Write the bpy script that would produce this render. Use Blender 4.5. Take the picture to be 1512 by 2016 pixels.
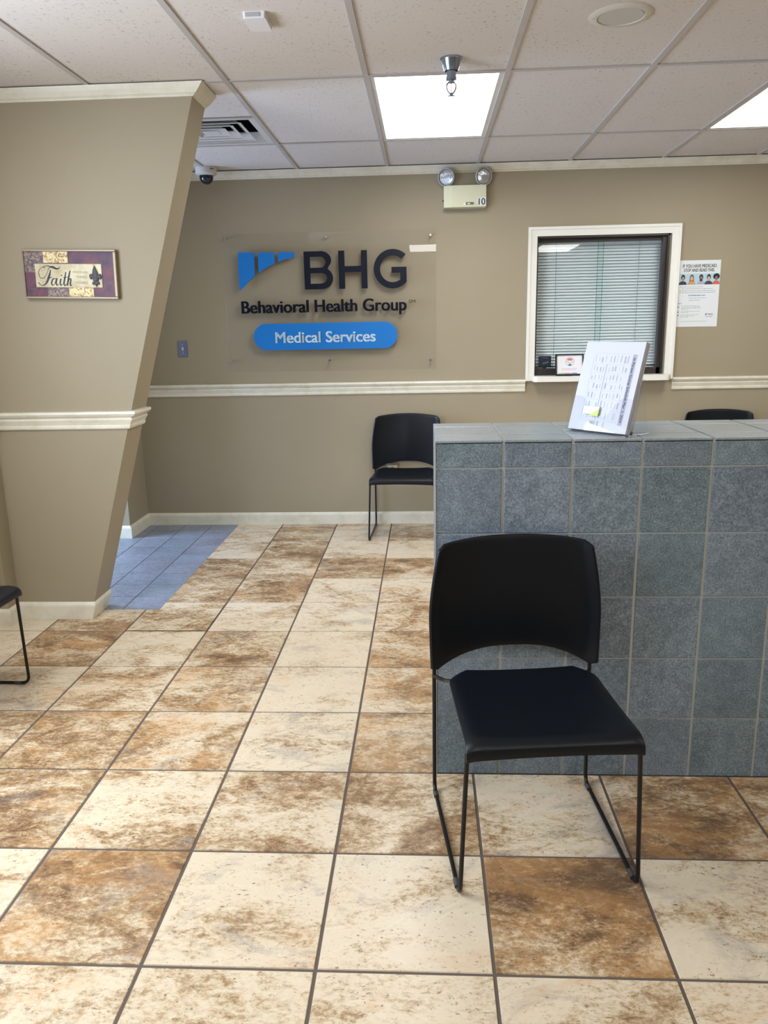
import bpy, bmesh, math, random
from mathutils import Vector, Matrix, Euler
random.seed(7)
PI = math.pi
for o in list(bpy.data.objects): bpy.data.objects.remove(o)
C = bpy.context.scene.collection
scn = bpy.context.scene

# ------------------------------------------------------------------ camera
cam_d = bpy.data.cameras.new('camera'); cam = bpy.data.objects.new('camera', cam_d); C.objects.link(cam)
cam_d.sensor_fit = 'VERTICAL'; cam_d.sensor_height = 32.0; cam_d.sensor_width = 24.0
cam_d.lens = 32.0*1532.04/2016.0
cam_d.clip_start = 0.05
RX = Vector((0.9984949240908055, 0.05129653873008745, -0.019404939556962292))
UP = Vector((0.006995940902981805, 0.23179962308310728, 0.9727383983113916))
FW = Vector((-0.05439617059847787, 0.971410108992511, -0.23109187950116128))
mm = Matrix((RX, UP, -FW)).transposed().to_4x4(); mm.translation = (0, 0, 1.4359)
cam.matrix_world = mm
scn.camera = cam

# ------------------------------------------------------------------ world, exposure, daylight
w = bpy.data.worlds.new('world'); scn.world = w; w.use_nodes = True
w.node_tree.nodes['Background'].inputs[0].default_value = (0.55, 0.72, 1.0, 1)
w.node_tree.nodes['Background'].inputs[1].default_value = 1.0
vs = scn.view_settings
vs.view_transform = 'Standard'; vs.look = 'None'; vs.gamma = 1.0; vs.use_curve_mapping = False
vs.exposure = 0.40
LAMP = 10.2          # emission strength of the fluorescent panels
LAMP_COL = (1.0, 0.985, 0.96)
def area(name, loc, rot, sx, sy, power, col):
    d = bpy.data.lights.new(name, 'AREA'); d.shape = 'RECTANGLE'; d.size = sx; d.size_y = sy
    d.energy = power; d.color = col
    o = bpy.data.objects.new(name, d); C.objects.link(o); o.location = loc; o.rotation_euler = rot
    return o
# daylight standing in the real openings: shop window left of the camera, glazed door at the corridor's end
area('daylight_side_window', (-2.22, 1.75, 1.55), (0, PI/2*-1, 0), 1.1, 1.5, 62, (0.76, 0.86, 1.0))
area('daylight_corridor_door', (-4.1, 4.6, 1.0), (0, math.radians(-65), 0), 1.7, 1.0, 130, (0.52, 0.68, 1.0))

# ------------------------------------------------------------------ helpers
def mat(name, col, rough=0.5, metal=0.0, spec=0.5, emit=None, estr=0.0, coat=0.0):
    m = bpy.data.materials.new(name); m.use_nodes = True
    b = m.node_tree.nodes['Principled BSDF']
    b.inputs['Base Color'].default_value = (*col, 1); b.inputs['Roughness'].default_value = rough
    b.inputs['Metallic'].default_value = metal; b.inputs['Specular IOR Level'].default_value = spec
    b.inputs['Coat Weight'].default_value = coat
    if emit: b.inputs['Emission Color'].default_value = (*emit, 1); b.inputs['Emission Strength'].default_value = estr
    return m
def N(m, t, **kw):
    n = m.node_tree.nodes.new(t)
    for k, v in kw.items(): setattr(n, k, v)
    return n
def LK(m, a, b): m.node_tree.links.new(a, b)
def bsdf(m): return m.node_tree.nodes['Principled BSDF']
def noise(m, vec, scale, detail=4, rough=0.55, dist=0.0):
    n = N(m, 'ShaderNodeTexNoise'); n.inputs['Scale'].default_value = scale; n.inputs['Detail'].default_value = detail
    n.inputs['Roughness'].default_value = rough; n.inputs['Distortion'].default_value = dist
    LK(m, vec, n.inputs['Vector']); return n.outputs['Fac']
def ramp(m, fac, stops, interp='LINEAR'):
    r = N(m, 'ShaderNodeValToRGB'); r.color_ramp.interpolation = interp
    e = r.color_ramp.elements
    while len(e) < len(stops): e.new(0.5)
    for i, (p, c) in enumerate(stops):
        e[i].position = p; e[i].color = (*c, 1) if len(c) == 3 else c
    LK(m, fac, r.inputs['Fac']); return r.outputs['Color']
def mathn(m, op, a, b=None, clamp=False):
    n = N(m, 'ShaderNodeMath', operation=op); n.use_clamp = clamp
    for i, x in enumerate((a, b)):
        if x is None: continue
        if isinstance(x, (int, float)): n.inputs[i].default_value = x
        else: LK(m, x, n.inputs[i])
    return n.outputs[0]
def mixc(m, fac, a, b, blend='MIX'):
    n = N(m, 'ShaderNodeMix', data_type='RGBA', blend_type=blend)
    for key, x in ((0, fac), (6, a), (7, b)):
        if isinstance(x, (int, float)): n.inputs[key].default_value = x
        elif isinstance(x, tuple): n.inputs[key].default_value = (*x, 1)
        else: LK(m, x, n.inputs[key])
    return n.outputs[2]
def objco(m): return N(m, 'ShaderNodeTexCoord').outputs['Object']
def bump(m, h, strength, dist=0.01):
    b = N(m, 'ShaderNodeBump'); b.inputs['Strength'].default_value = strength; b.inputs['Distance'].default_value = dist
    LK(m, h, b.inputs['Height']); LK(m, b.outputs[0], bsdf(m).inputs['Normal'])

def box(bm, x0, x1, y0, y1, z0, z1, bev=0.0, mi=0, seg=2):
    r = bmesh.ops.create_cube(bm, size=1.0); vs_ = r['verts']
    for v in vs_:
        v.co = Vector((x0+(v.co.x+.5)*(x1-x0), y0+(v.co.y+.5)*(y1-y0), z0+(v.co.z+.5)*(z1-z0)))
    fs = set(f for v in vs_ for f in v.link_faces)
    for f in fs: f.material_index = mi
    if bev > 0:
        es = set(e for v in vs_ for e in v.link_edges)
        bmesh.ops.bevel(bm, geom=list(es), offset=bev, segments=seg, affect='EDGES', profile=0.5, material=mi)
def ring(center, a, b, r, n=16): return [center + a*math.cos(2*PI*i/n)*r + b*math.sin(2*PI*i/n)*r for i in range(n)]
def tube(bm, pts, r, n=12, cap=True):
    pts = [Vector(p) for p in pts]; rr = r if isinstance(r, (list, tuple)) else [r]*len(pts)
    t0 = (pts[1]-pts[0]).normalized()
    ref = Vector((0, 0, 1)) if abs(t0.z) < .9 else Vector((1, 0, 0))
    a = t0.cross(ref).normalized(); rings = []
    for i, p in enumerate(pts):
        t = (pts[min(i+1, len(pts)-1)]-pts[max(i-1, 0)]).normalized()
        a = (a - t*a.dot(t)).normalized(); b = t.cross(a)
        rings.append([bm.verts.new(q) for q in ring(p, a, b, rr[i], n)])
    for A, B in zip(rings, rings[1:]):
        for i in range(n): bm.faces.new((A[i], A[(i+1) % n], B[(i+1) % n], B[i]))
    if cap:
        bm.faces.new(rings[0][::-1]); bm.faces.new(rings[-1])
def fillet(pts, r, n=6):
    pts = [Vector(p) for p in pts]; out = [pts[0]]
    for i in range(1, len(pts)-1):
        p = pts[i]; a = (pts[i-1]-p); b = (pts[i+1]-p); d = min(r, a.length*.45, b.length*.45)
        A = p+a.normalized()*d; B = p+b.normalized()*d
        for k in range(n+1):
            t = k/n; out.append(A*(1-t)**2 + p*2*t*(1-t) + B*t*t)
    out.append(pts[-1]); return out
def lathe(bm, prof, center=(0, 0, 0), axis='z', n=32, mi=0, close=True):
    c = Vector(center)
    def P(r, h, a):
        if axis == 'z': return c+Vector((r*math.cos(a), r*math.sin(a), h))
        return c+Vector((r*math.cos(a), h, r*math.sin(a)))
    rings = []
    for r, h in prof:
        if r < 1e-6: rings.append([bm.verts.new(P(0, h, 0))])
        else: rings.append([bm.verts.new(P(r, h, 2*PI*i/n)) for i in range(n)])
    for A, B in zip(rings, rings[1:]):
        for i in range(n):
            q = [A[i % len(A)], A[(i+1) % len(A)], B[(i+1) % len(B)], B[i % len(B)]]
            u = []
            for v in q:
                if v not in u: u.append(v)
            if len(u) > 2:
                f = bm.faces.new(u); f.material_index = mi
def prism(bm, pts, y0, y1, mi=0):
    """polygon pts in (x,z), extruded along y (front at y0)"""
    A = [bm.verts.new((p[0], y0, p[1])) for p in pts]; B = [bm.verts.new((p[0], y1, p[1])) for p in pts]
    n = len(pts); fs = [bm.faces.new(A), bm.faces.new(B[::-1])]
    for i in range(n): fs.append(bm.faces.new((A[i], B[i], B[(i+1) % n], A[(i+1) % n])))
    for f in fs: f.material_index = mi
def obj(name, bm, m=None, parent=None, loc=(0, 0, 0), rot=(0, 0, 0), smooth=False):
    me = bpy.data.meshes.new(name)
    bmesh.ops.recalc_face_normals(bm, faces=bm.faces)
    if smooth:
        for f in bm.faces: f.smooth = True
        for e in bm.edges:
            if len(e.link_faces) == 2 and e.calc_face_angle(0) > 0.6: e.smooth = False
    bm.to_mesh(me); bm.free()
    o = bpy.data.objects.new(name, me); C.objects.link(o)
    for x in (m if isinstance(m, (list, tuple)) else [m]):
        if x: me.materials.append(x)
    o.location = loc; o.rotation_euler = rot
    if parent: o.parent = parent
    return o
def B(): return bmesh.new()
def thing(name, label, cat, loc=(0, 0, 0), rot=(0, 0, 0), group=None):
    o = bpy.data.objects.new(name, None); C.objects.link(o); o.empty_display_size = .1
    o.location = loc; o.rotation_euler = rot; o['label'] = label; o['category'] = cat
    if group: o['group'] = group
    return o
def tag(o, label, cat, group=None):
    o['label'] = label; o['category'] = cat
    if group: o['group'] = group
    return o
def struct(o, label=None):
    o['kind'] = 'structure'
    if label: o['label'] = label
    return o
def dup(root, loc, rot, label, group=None):
    r = root.copy(); C.objects.link(r); r.location = loc; r.rotation_euler = rot; r['label'] = label
    if group: r['group'] = group
    for ch in list(root.children):
        c = ch.copy(); C.objects.link(c); c.parent = r
        for g in ch.children:
            d = g.copy(); C.objects.link(d); d.parent = c
    return r
_cap = {}
def text_bm(bm, s, x0, zb, width, cap, y_front, thick=0.001, bold=0.0, shear=0.0, mi=0, xdir=(1, 0, 0), zdir=(0, 0, 1), ndir=(0, -1, 0), origin=(0, 0, 0), capchar='H'):
    """letters of the string, scaled to the width and cap height; x0 / zb are left end and baseline in the (xdir, zdir) plane"""
    def ev(t, sh, th):
        cu = bpy.data.curves.new('t', 'FONT'); cu.body = t; cu.size = 1.0; cu.offset = bold; cu.extrude = 0.0; cu.shear = sh
        cu.resolution_u = 6; cu.fill_mode = 'FRONT'
        o = bpy.data.objects.new('t', cu); C.objects.link(o)
        dg = bpy.context.evaluated_depsgraph_get(); dg.update()
        me = bpy.data.meshes.new_from_object(o.evaluated_get(dg))
        bpy.data.objects.remove(o); bpy.data.curves.remove(cu)
        return me
    key = (capchar, bold)
    if key not in _cap:
        me = ev(capchar, 0, 0); zs = [v.co.y for v in me.vertices]; _cap[key] = (min(zs), max(zs)); bpy.data.meshes.remove(me)
    c0, c1 = _cap[key]
    if bold > 0:
        w_b = bold*cap*1.4; n_c = 3; b_ = bold
        for k in range(n_c):
            for kz_ in ((-.35, .35) if k != 1 else (0,)):
                dx = (k-(n_c-1)/2)/(n_c-1)*2*w_b
                text_bm(bm, s, x0+w_b+dx, zb+kz_*w_b*.8, width-2*w_b, cap, y_front-k*2e-5, thick, 0.0, shear, mi, xdir, zdir, ndir, origin, capchar)
        return
    me = ev(s, shear, 0)
    xs = [v.co.x for v in me.vertices]
    if not xs: return
    a, b = min(xs), max(xs); kx = width/(b-a); kz = cap/(c1-c0)
    X = Vector(xdir); Z = Vector(zdir); Nn = Vector(ndir); O = Vector(origin)
    tb = bmesh.new(); tb.from_mesh(me); bpy.data.meshes.remove(me)
    for v in tb.verts:
        v.co = O + X*(x0+(v.co.x-a)*kx) + Z*(zb+(v.co.y-c0)*kz) + Nn*(-y_front)
    for f in tb.faces: f.material_index = mi
    if thick > 0:
        g = bmesh.ops.extrude_face_region(tb, geom=list(tb.faces))
        for v in [q for q in g['geom'] if isinstance(q, bmesh.types.BMVert)]: v.co -= Nn*thick
    for f in tb.faces: f.material_index = mi
    tm = bpy.data.meshes.new('tmp'); tb.to_mesh(tm); tb.free(); bm.from_mesh(tm); bpy.data.meshes.remove(tm)

# ------------------------------------------------------------------ materials
def wall_material():
    m = mat('wall_paint', (0.30, 0.245, 0.175), 0.55, spec=0.35)
    co = objco(m); n = noise(m, co, 160, 3); bump(m, n, 0.06, 0.002)
    c = ramp(m, noise(m, co, 1.3, 3), [(0.3, (0.330, 0.280, 0.190)), (0.7, (0.350, 0.300, 0.207))]); LK(m, c, bsdf(m).inputs['Base Color'])
    return m
M_wall = wall_material()
def trim_material():
    m = mat('trim_paint', (0.72, 0.69, 0.56), 0.3)
    co = objco(m); c = ramp(m, noise(m, co, 9, 6, .7), [(0.35, (0.66, 0.62, 0.49)), (0.55, (0.75, 0.72, 0.60))]); LK(m, c, bsdf(m).inputs['Base Color'])
    return m
M_trim = trim_material()
M_white_trim = mat('white_trim_paint', (0.80, 0.79, 0.72), 0.35)
def ceiling_material():
    m = mat('ceiling_tile', (0.62, 0.57, 0.52), 0.9, spec=0.1)
    co = objco(m)
    pits = noise(m, co, 75, 2, .6, 0.6); big = noise(m, co, 4, 2)
    p = ramp(m, mathn(m, 'ADD', pits, mathn(m, 'MULTIPLY', mathn(m, 'SUBTRACT', big, 0.5), 0.16)), [(0.33, (0.47, 0.42, 0.37)), (0.375, (0.645, 0.60, 0.565))])
    LK(m, p, bsdf(m).inputs['Base Color']); bump(m, pits, 0.15, 0.003)
    return m
M_ceil = ceiling_material()
M_grid = mat('ceiling_grid_metal', (0.46, 0.43, 0.41), 0.5)
M_steel_white = mat('white_enamel', (0.62, 0.60, 0.57), 0.4)
M_lampface = mat('lamp_diffuser', (0.9, 0.9, 0.9), 0.5, emit=LAMP_COL, estr=LAMP)

def travertine():
    m = mat('travertine_tile', (0.6, 0.45, 0.3), 0.32, spec=0.45)
    at = N(m, 'ShaderNodeAttribute', attribute_name='tone'); sd = N(m, 'ShaderNodeAttribute', attribute_name='seed')
    sep = N(m, 'ShaderNodeSeparateColor'); LK(m, at.outputs['Color'], sep.inputs[0])
    brown, orange, grey = sep.outputs[0], sep.outputs[1], sep.outputs[2]
    co = objco(m)
    mp = N(m, 'ShaderNodeMapping'); mp.inputs['Scale'].default_value = (0.8, 1.25, 1.0); LK(m, co, mp.inputs['Vector'])
    va = N(m, 'ShaderNodeVectorMath', operation='ADD'); LK(m, mp.outputs[0], va.inputs[0]); LK(m, sd.outputs['Vector'], va.inputs[1])
    v = va.outputs[0]
    big = noise(m, v, 3.2, 10, .66, .7)            # cloud areas
    mid = noise(m, v, 13, 9, .72, .9)             # swirls
    fine = noise(m, v, 62, 8, .82, 0.2)             # speckle
    f = mathn(m, 'ADD', mathn(m, 'MULTIPLY', mathn(m, 'SUBTRACT', big, .5), 3.0), mathn(m, 'MULTIPLY', mathn(m, 'SUBTRACT', mid, .5), 1.9))
    f = mathn(m, 'ADD', f, mathn(m, 'MULTIPLY', mathn(m, 'SUBTRACT', fine, .5), 2.6))
    f = mathn(m, 'ADD', f, mathn(m, 'ADD', mathn(m, 'MULTIPLY', brown, 1.15), -0.10), clamp=True)
    base = ramp(m, f, [(0.0, (0.66, 0.56, 0.41)), (0.26, (0.57, 0.455, 0.305)), (0.48, (0.41, 0.29, 0.165)), (0.72, (0.30, 0.18, 0.085)), (1.0, (0.155, 0.090, 0.048))])
    # orange clouds
    on = ramp(m, mathn(m, 'ADD', noise(m, v, 4.6, 5, .6, .8), mathn(m, 'MULTIPLY', orange, .13)), [(0.57, (0, 0, 0)), (0.70, (1, 1, 1))])
    oc = mixc(m, mathn(m, 'MULTIPLY', mathn(m, 'MULTIPLY', on, mathn(m, 'ADD', mathn(m, 'MULTIPLY', fine, 1.6), -.35, clamp=True)), 0.75), base, (0.56, 0.29, 0.10))
    # blue grey clouds
    vb = N(m, 'ShaderNodeVectorMath', operation='ADD'); LK(m, v, vb.inputs[0]); vb.inputs[1].default_value = (3.1, 7.7, 1.2)
    gn = ramp(m, mathn(m, 'ADD', noise(m, vb.outputs[0], 4.2, 7, .7, 1.0), mathn(m, 'MULTIPLY', grey, .18)), [(0.60, (0, 0, 0)), (0.76, (1, 1, 1))])
    gc = mixc(m, mathn(m, 'MULTIPLY', gn, 0.60), oc, (0.24, 0.22, 0.21))
    # pale veins and dark pits
    vn = N(m, 'ShaderNodeTexNoise'); vn.inputs['Scale'].default_value = 5; vn.inputs['Detail'].default_value = 7; vn.inputs['Distortion'].default_value = 2.2
    LK(m, vb.outputs[0], vn.inputs['Vector'])
    vein = ramp(m, mathn(m, 'ABSOLUTE', mathn(m, 'SUBTRACT', vn.outputs['Fac'], .5)), [(0.0, (1, 1, 1)), (0.028, (0, 0, 0))])
    c2 = mixc(m, mathn(m, 'MULTIPLY', mathn(m, 'MULTIPLY', vein, mathn(m, 'MULTIPLY', mid, mathn(m, 'SUBTRACT', 1.0, brown, clamp=True))), .40), gc, (0.82, 0.72, 0.56))
    pit = ramp(m, noise(m, v, 95, 3, .6), [(0.34, (1, 1, 1)), (0.385, (0, 0, 0))])
    pit2 = mathn(m, 'MULTIPLY', pit, ramp(m, mid, [(0.42, (0, 0, 0)), (0.55, (1, 1, 1))]))
    c3 = mixc(m, mathn(m, 'MULTIPLY', pit2, .75), c2, (0.12, 0.08, 0.05))
    LK(m, c3, bsdf(m).inputs['Base Color'])
    LK(m, ramp(m, mid, [(0.3, (.26,)*3), (0.7, (.42,)*3)]), bsdf(m).inputs['Roughness'])
    bump(m, mathn(m, 'ADD', mid, mathn(m, 'MULTIPLY', fine, .5)), 0.10, 0.002)
    return m
M_trav = travertine()
M_grout = mat('floor_grout', (0.105, 0.082, 0.066), 0.9)
def slate(name, stops, rough, b):
    m = mat(name, (0.1, 0.11, 0.12), rough, spec=0.5)
    at = N(m, 'ShaderNodeAttribute', attribute_name='seed'); co = objco(m)
    va = N(m, 'ShaderNodeVectorMath', operation='ADD'); LK(m, co, va.inputs[0]); LK(m, at.outputs['Vector'], va.inputs[1]); v = va.outputs[0]
    fine = noise(m, v, 190, 4, .75); mid = noise(m, v, 30, 6, .65, .5); big = noise(m, v, 3.0, 2)
    f = mathn(m, 'ADD', mathn(m, 'MULTIPLY', fine, .62), mathn(m, 'ADD', mathn(m, 'MULTIPLY', mid, .22), mathn(m, 'MULTIPLY', big, .16)))
    c = ramp(m, f, stops)
    sc = N(m, 'ShaderNodeSeparateXYZ'); LK(m, at.outputs['Vector'], sc.inputs[0])
    fr = mathn(m, 'FRACT', mathn(m, 'MULTIPLY', sc.outputs[0], 3.7))
    tint = ramp(m, fr, [(0.0, (0.92, 1.0, 0.98)), (0.5, (0.98, 1.0, 1.07)), (1.0, (1.05, 1.01, 1.03))])
    LK(m, mixc(m, 1.0, c, tint, 'MULTIPLY'), bsdf(m).inputs['Base Color'])
    bump(m, mathn(m, 'ADD', mid, mathn(m, 'MULTIPLY', fine, .55)), b, 0.004)
    return m
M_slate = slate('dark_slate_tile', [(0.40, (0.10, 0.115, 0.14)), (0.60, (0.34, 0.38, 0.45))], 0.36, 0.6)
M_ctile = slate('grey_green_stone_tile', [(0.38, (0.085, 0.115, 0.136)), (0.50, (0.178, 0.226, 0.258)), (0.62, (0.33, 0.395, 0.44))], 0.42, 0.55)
M_ctop = slate('top_tile_painted_light', [(0.38, (0.20, 0.245, 0.255)), (0.50, (0.30, 0.35, 0.36)), (0.62, (0.38, 0.43, 0.44))], 0.28, 0.12)  # counter stone made paler: light falling on the top is put into the colour
M_cgrout = mat('counter_grout', (0.47, 0.49, 0.47), 0.9)
M_sgrout = mat('slate_grout', (0.055, 0.06, 0.075), 0.8)
def black_plastic():
    m = mat('black_chair_plastic', (0.0035, 0.0055, 0.009), 0.40, spec=0.28)
    bump(m, noise(m, objco(m), 900, 2), 0.12, 0.0006); return m
M_chair = black_plastic()
M_leg = mat('black_powder_coat', (0.008, 0.007, 0.007), 0.33, spec=0.35)
M_rubber = mat('dark_rubber', (0.05, 0.05, 0.05), 0.7)
M_chrome = mat('brushed_chrome', (0.62, 0.62, 0.64), 0.18, metal=1.0)
M_blackp = mat('black_gloss', (0.008, 0.010, 0.018), 0.22)
M_navy = mat('sign_black_letter', (0.006, 0.009, 0.020), 0.30, spec=0.3)
M_blue = mat('sign_blue', (0.002, 0.165, 0.52), 0.4)
M_pilltxt = mat('sign_pale_blue_letter', (0.70, 0.90, 1.0), 0.4)
M_bronze = mat('dark_bronze_aluminium', (0.030, 0.024, 0.022), 0.35, spec=0.5)
M_paper = mat('white_paper', (0.66, 0.69, 0.76), 0.75, spec=0.2)
M_ink = mat('grey_ink', (0.42, 0.43, 0.52), 0.8, spec=0.1)
M_inkd = mat('dark_ink', (0.05, 0.05, 0.09), 0.8, spec=0.1)
M_inkl = mat('pale_ink', (0.52, 0.54, 0.62), 0.8, spec=0.1)
M_black = mat('plain_black', (0.006, 0.007, 0.010), 0.45)
def glassy(name, tint, refl=0.06, rough=0.0, edge=0.0):
    m = bpy.data.materials.new(name); m.use_nodes = True; nt = m.node_tree; nt.nodes.clear()
    out = N(m, 'ShaderNodeOutputMaterial'); mx = N(m, 'ShaderNodeMixShader'); tr = N(m, 'ShaderNodeBsdfTransparent'); gl = N(m, 'ShaderNodeBsdfGlossy')
    fr = N(m, 'ShaderNodeFresnel'); fr.inputs[0].default_value = 1.49
    tr.inputs[0].default_value = (*tint, 1); gl.inputs['Roughness'].default_value = rough
    geo = N(m, 'ShaderNodeNewGeometry'); front = mathn(m, 'SUBTRACT', 1.0, geo.outputs['Backfacing'])
    LK(m, mathn(m, 'MULTIPLY', mathn(m, 'ADD', fr.outputs[0], refl, clamp=True), front), mx.inputs[0]); LK(m, tr.outputs[0], mx.inputs[1]); LK(m, gl.outputs[0], mx.inputs[2]); LK(m, mx.outputs[0], out.inputs[0])
    return m
M_acrylic = glassy('clear_acrylic', (0.985, 0.985, 0.985), 0.005)
M_holder = glassy('clear_holder_acrylic', (0.975, 0.98, 0.99), 0.02, 0.02)
M_pane = glassy('green_tinted_glass', (0.955, 0.985, 0.985), 0.02)
M_paneedge = glassy('green_glass_edge', (0.50, 0.74, 0.68), 0.05)

# ------------------------------------------------------------------ room shell (metres; camera stands at x=0 y=0)
H = 2.495; YW = 5.669; XL = -2.25; XR = 4.6; YB = -3.6
YP0, YP1 = 3.705, 3.908          # leaning pier: front and back face
XC = -2.106                      # left end of the leaning pier
YC0, YC1 = 3.93, 5.275           # corridor opening between pier and far corner
def wall(name, x0, x1, y0, y1, z0=0.0, z1=None):
    b = B(); box(b, x0, x1, y0, y1, z0, z1 if z1 else H+.05); return struct(obj(name, b, M_wall))
# back wall with the service window hole
WX0, WX1, WZ0, WZ1 = 0.77, 1.665, 1.075, 2.025
b = B()
for q in ((-2.116-.12, WX0, 0, H+.05), (WX1, XR, 0, H+.05), (WX0, WX1, 0, WZ0), (WX0, WX1, WZ1, H+.05)): box(b, q[0], q[1], YW, YW+.14, q[2], q[3])
struct(obj('wall_back', b, M_wall))
wall('wall_right', XR, XR+.12, YB, YW)
wall('wall_front', XL-.12, XR+.12, YB-.12, YB)
# left wall with a window opening
b = B()
for q in ((YB, .95, 0, H+.05), (2.55, 3.60, 0, H+.05), (.95, 2.55, 0, .95), (.95, 2.55, 2.16, H+.05)): box(b, XL-.12, XL, q[0], q[1], q[2], q[3])
struct(obj('wall_left', b, M_wall))
wall('wall_left_return', XL-.12, XC, 3.60, 3.93)
wall('wall_hall_end', -4.3, -2.236, 5.287, 5.42)          # faces the corridor
wall('wall_far_left', -2.236, -2.116, 5.287, YW)
wall('wall_corridor_near', -4.3, XL-.12, 3.80, 3.93)
b = B()
for q in ((3.93, 4.02, 0, H+.05), (5.15, 5.42, 0, H+.05), (4.02, 5.15, 2.1, H+.05)): box(b, -4.42, -4.3, q[0], q[1], q[2], q[3])
struct(obj('wall_corridor_end', b, M_wall))
# leaning pier (front face is a plane, its free end slopes outward to the ceiling)
def px(z): return -1.735 + 0.2945*z
b = B()
A_ = [(XC, YP0, 0), (px(0), YP0, 0), (px(H+.04), YP0, H+.04), (XC, YP0, H+.04)]
v1 = [b.verts.new(p) for p in A_]; v2 = [b.verts.new((p[0], YP1, p[2])) for p in A_]
b.faces.new(v1); b.faces.new(v2[::-1])
for i in range(4): b.faces.new((v1[i], v2[i], v2[(i+1) % 4], v1[(i+1) % 4]))
struct(obj('wall_pier', b, M_wall), 'taupe wall stub whose free end leans out to the ceiling')

# ------------------------------------------------------------------ profiled mouldings: sweep (d, z) profile along a plan polyline, room side given by the left/right normal
def moulding(name, path, prof, m=M_trim, flip=1, lean=None):
    """path: [(x,y)...]; profile [(out, z)...]; out is measured towards the room; corners are mitred"""
    b = B(); pts = [Vector((p[0], p[1])) for p in path]; n = len(pts); rings = []
    for i, p in enumerate(pts):
        ns = []
        for k in (i-1, i):
            if 0 <= k < n-1:
                t = (pts[k+1]-pts[k]).normalized(); ns.append(Vector((t.y, -t.x))*flip)
        if len(ns) == 2:
            nn = (ns[0]+ns[1]); nn = nn/ (nn.dot(ns[0]))
        else: nn = ns[0]
        R_ = []
        for d, z in prof:
            q = p + nn*d
            x = q.x
            if lean and i in lean: x += lean[i](z)
            R_.append(b.verts.new((x, q.y, z)))
        rings.append(R_)
    k = len(prof)
    for P1, P2 in zip(rings, rings[1:]):
        for i in range(k): b.faces.new((P1[i], P2[i], P2[(i+1) % k], P1[(i+1) % k]))
    b.faces.new(rings[0][::-1]); b.faces.new(rings[-1])
    return struct(obj(name, b, m))
BASE = [(0.0, 0.0), (0.013, 0.0), (0.013, 0.070), (0.011, 0.078), (0.006, 0.085), (0.003, 0.090), (0.0, 0.091)]
RAIL = [(0.0, 0.964), (0.008, 0.966), (0.013, 0.972), (0.013, 0.984), (0.009, 0.987), (0.012, 0.995), (0.018, 1.012), (0.012, 1.020), (0.012, 1.024), (0.024, 1.030), (0.030, 1.041), (0.026, 1.052), (0.0, 1.054)]
CROWN = [(0.0, 2.440), (0.006, 2.440), (0.010, 2.446), (0.020, 2.452), (0.034, 2.470), (0.042, 2.482), (0.046, 2.4885), (0.0, 2.4885)]
Lz = lambda z: 0.2945*z
leanc = {2: Lz, 3: Lz}
# near pier: return at left, front face, leaning end, back corner
def pierpath(): return [(XL, 3.60), (XC, 3.60), (XC, YP0), (-1.735, YP0), (-1.735, YP1)]
lp = {3: Lz, 4: Lz}
moulding('baseboard_pier', pierpath(), BASE, lean=lp)
RAILP = [(d, z+.013) for d, z in RAIL]
moulding('trim_1', pierpath(), RAILP, lean=lp)
moulding('trim_2', pierpath(), CROWN, lean=lp)
moulding('baseboard_back', [(-4.2, 5.287), (-2.116, 5.287), (-2.116, YW), (XR, YW)], BASE)
moulding('trim_3', [(-2.116, 5.30), (-2.116, YW), (WX0-.06, YW)], RAIL)
moulding('trim_4', [(WX1+.075, YW), (XR, YW)], RAIL)
moulding('trim_5', [(-2.116, 5.30), (-2.116, YW), (XR, YW)], CROWN)
moulding('baseboard_left', [(XL, YB), (XL, 3.60)], BASE)
moulding('trim_6', [(XL, YB), (XL, .94)], RAILP)
moulding('trim_9', [(XL, 2.56), (XL, 3.60)], RAILP)
moulding('trim_7', [(XL, YB), (XL, 3.60)], CROWN)

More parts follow.
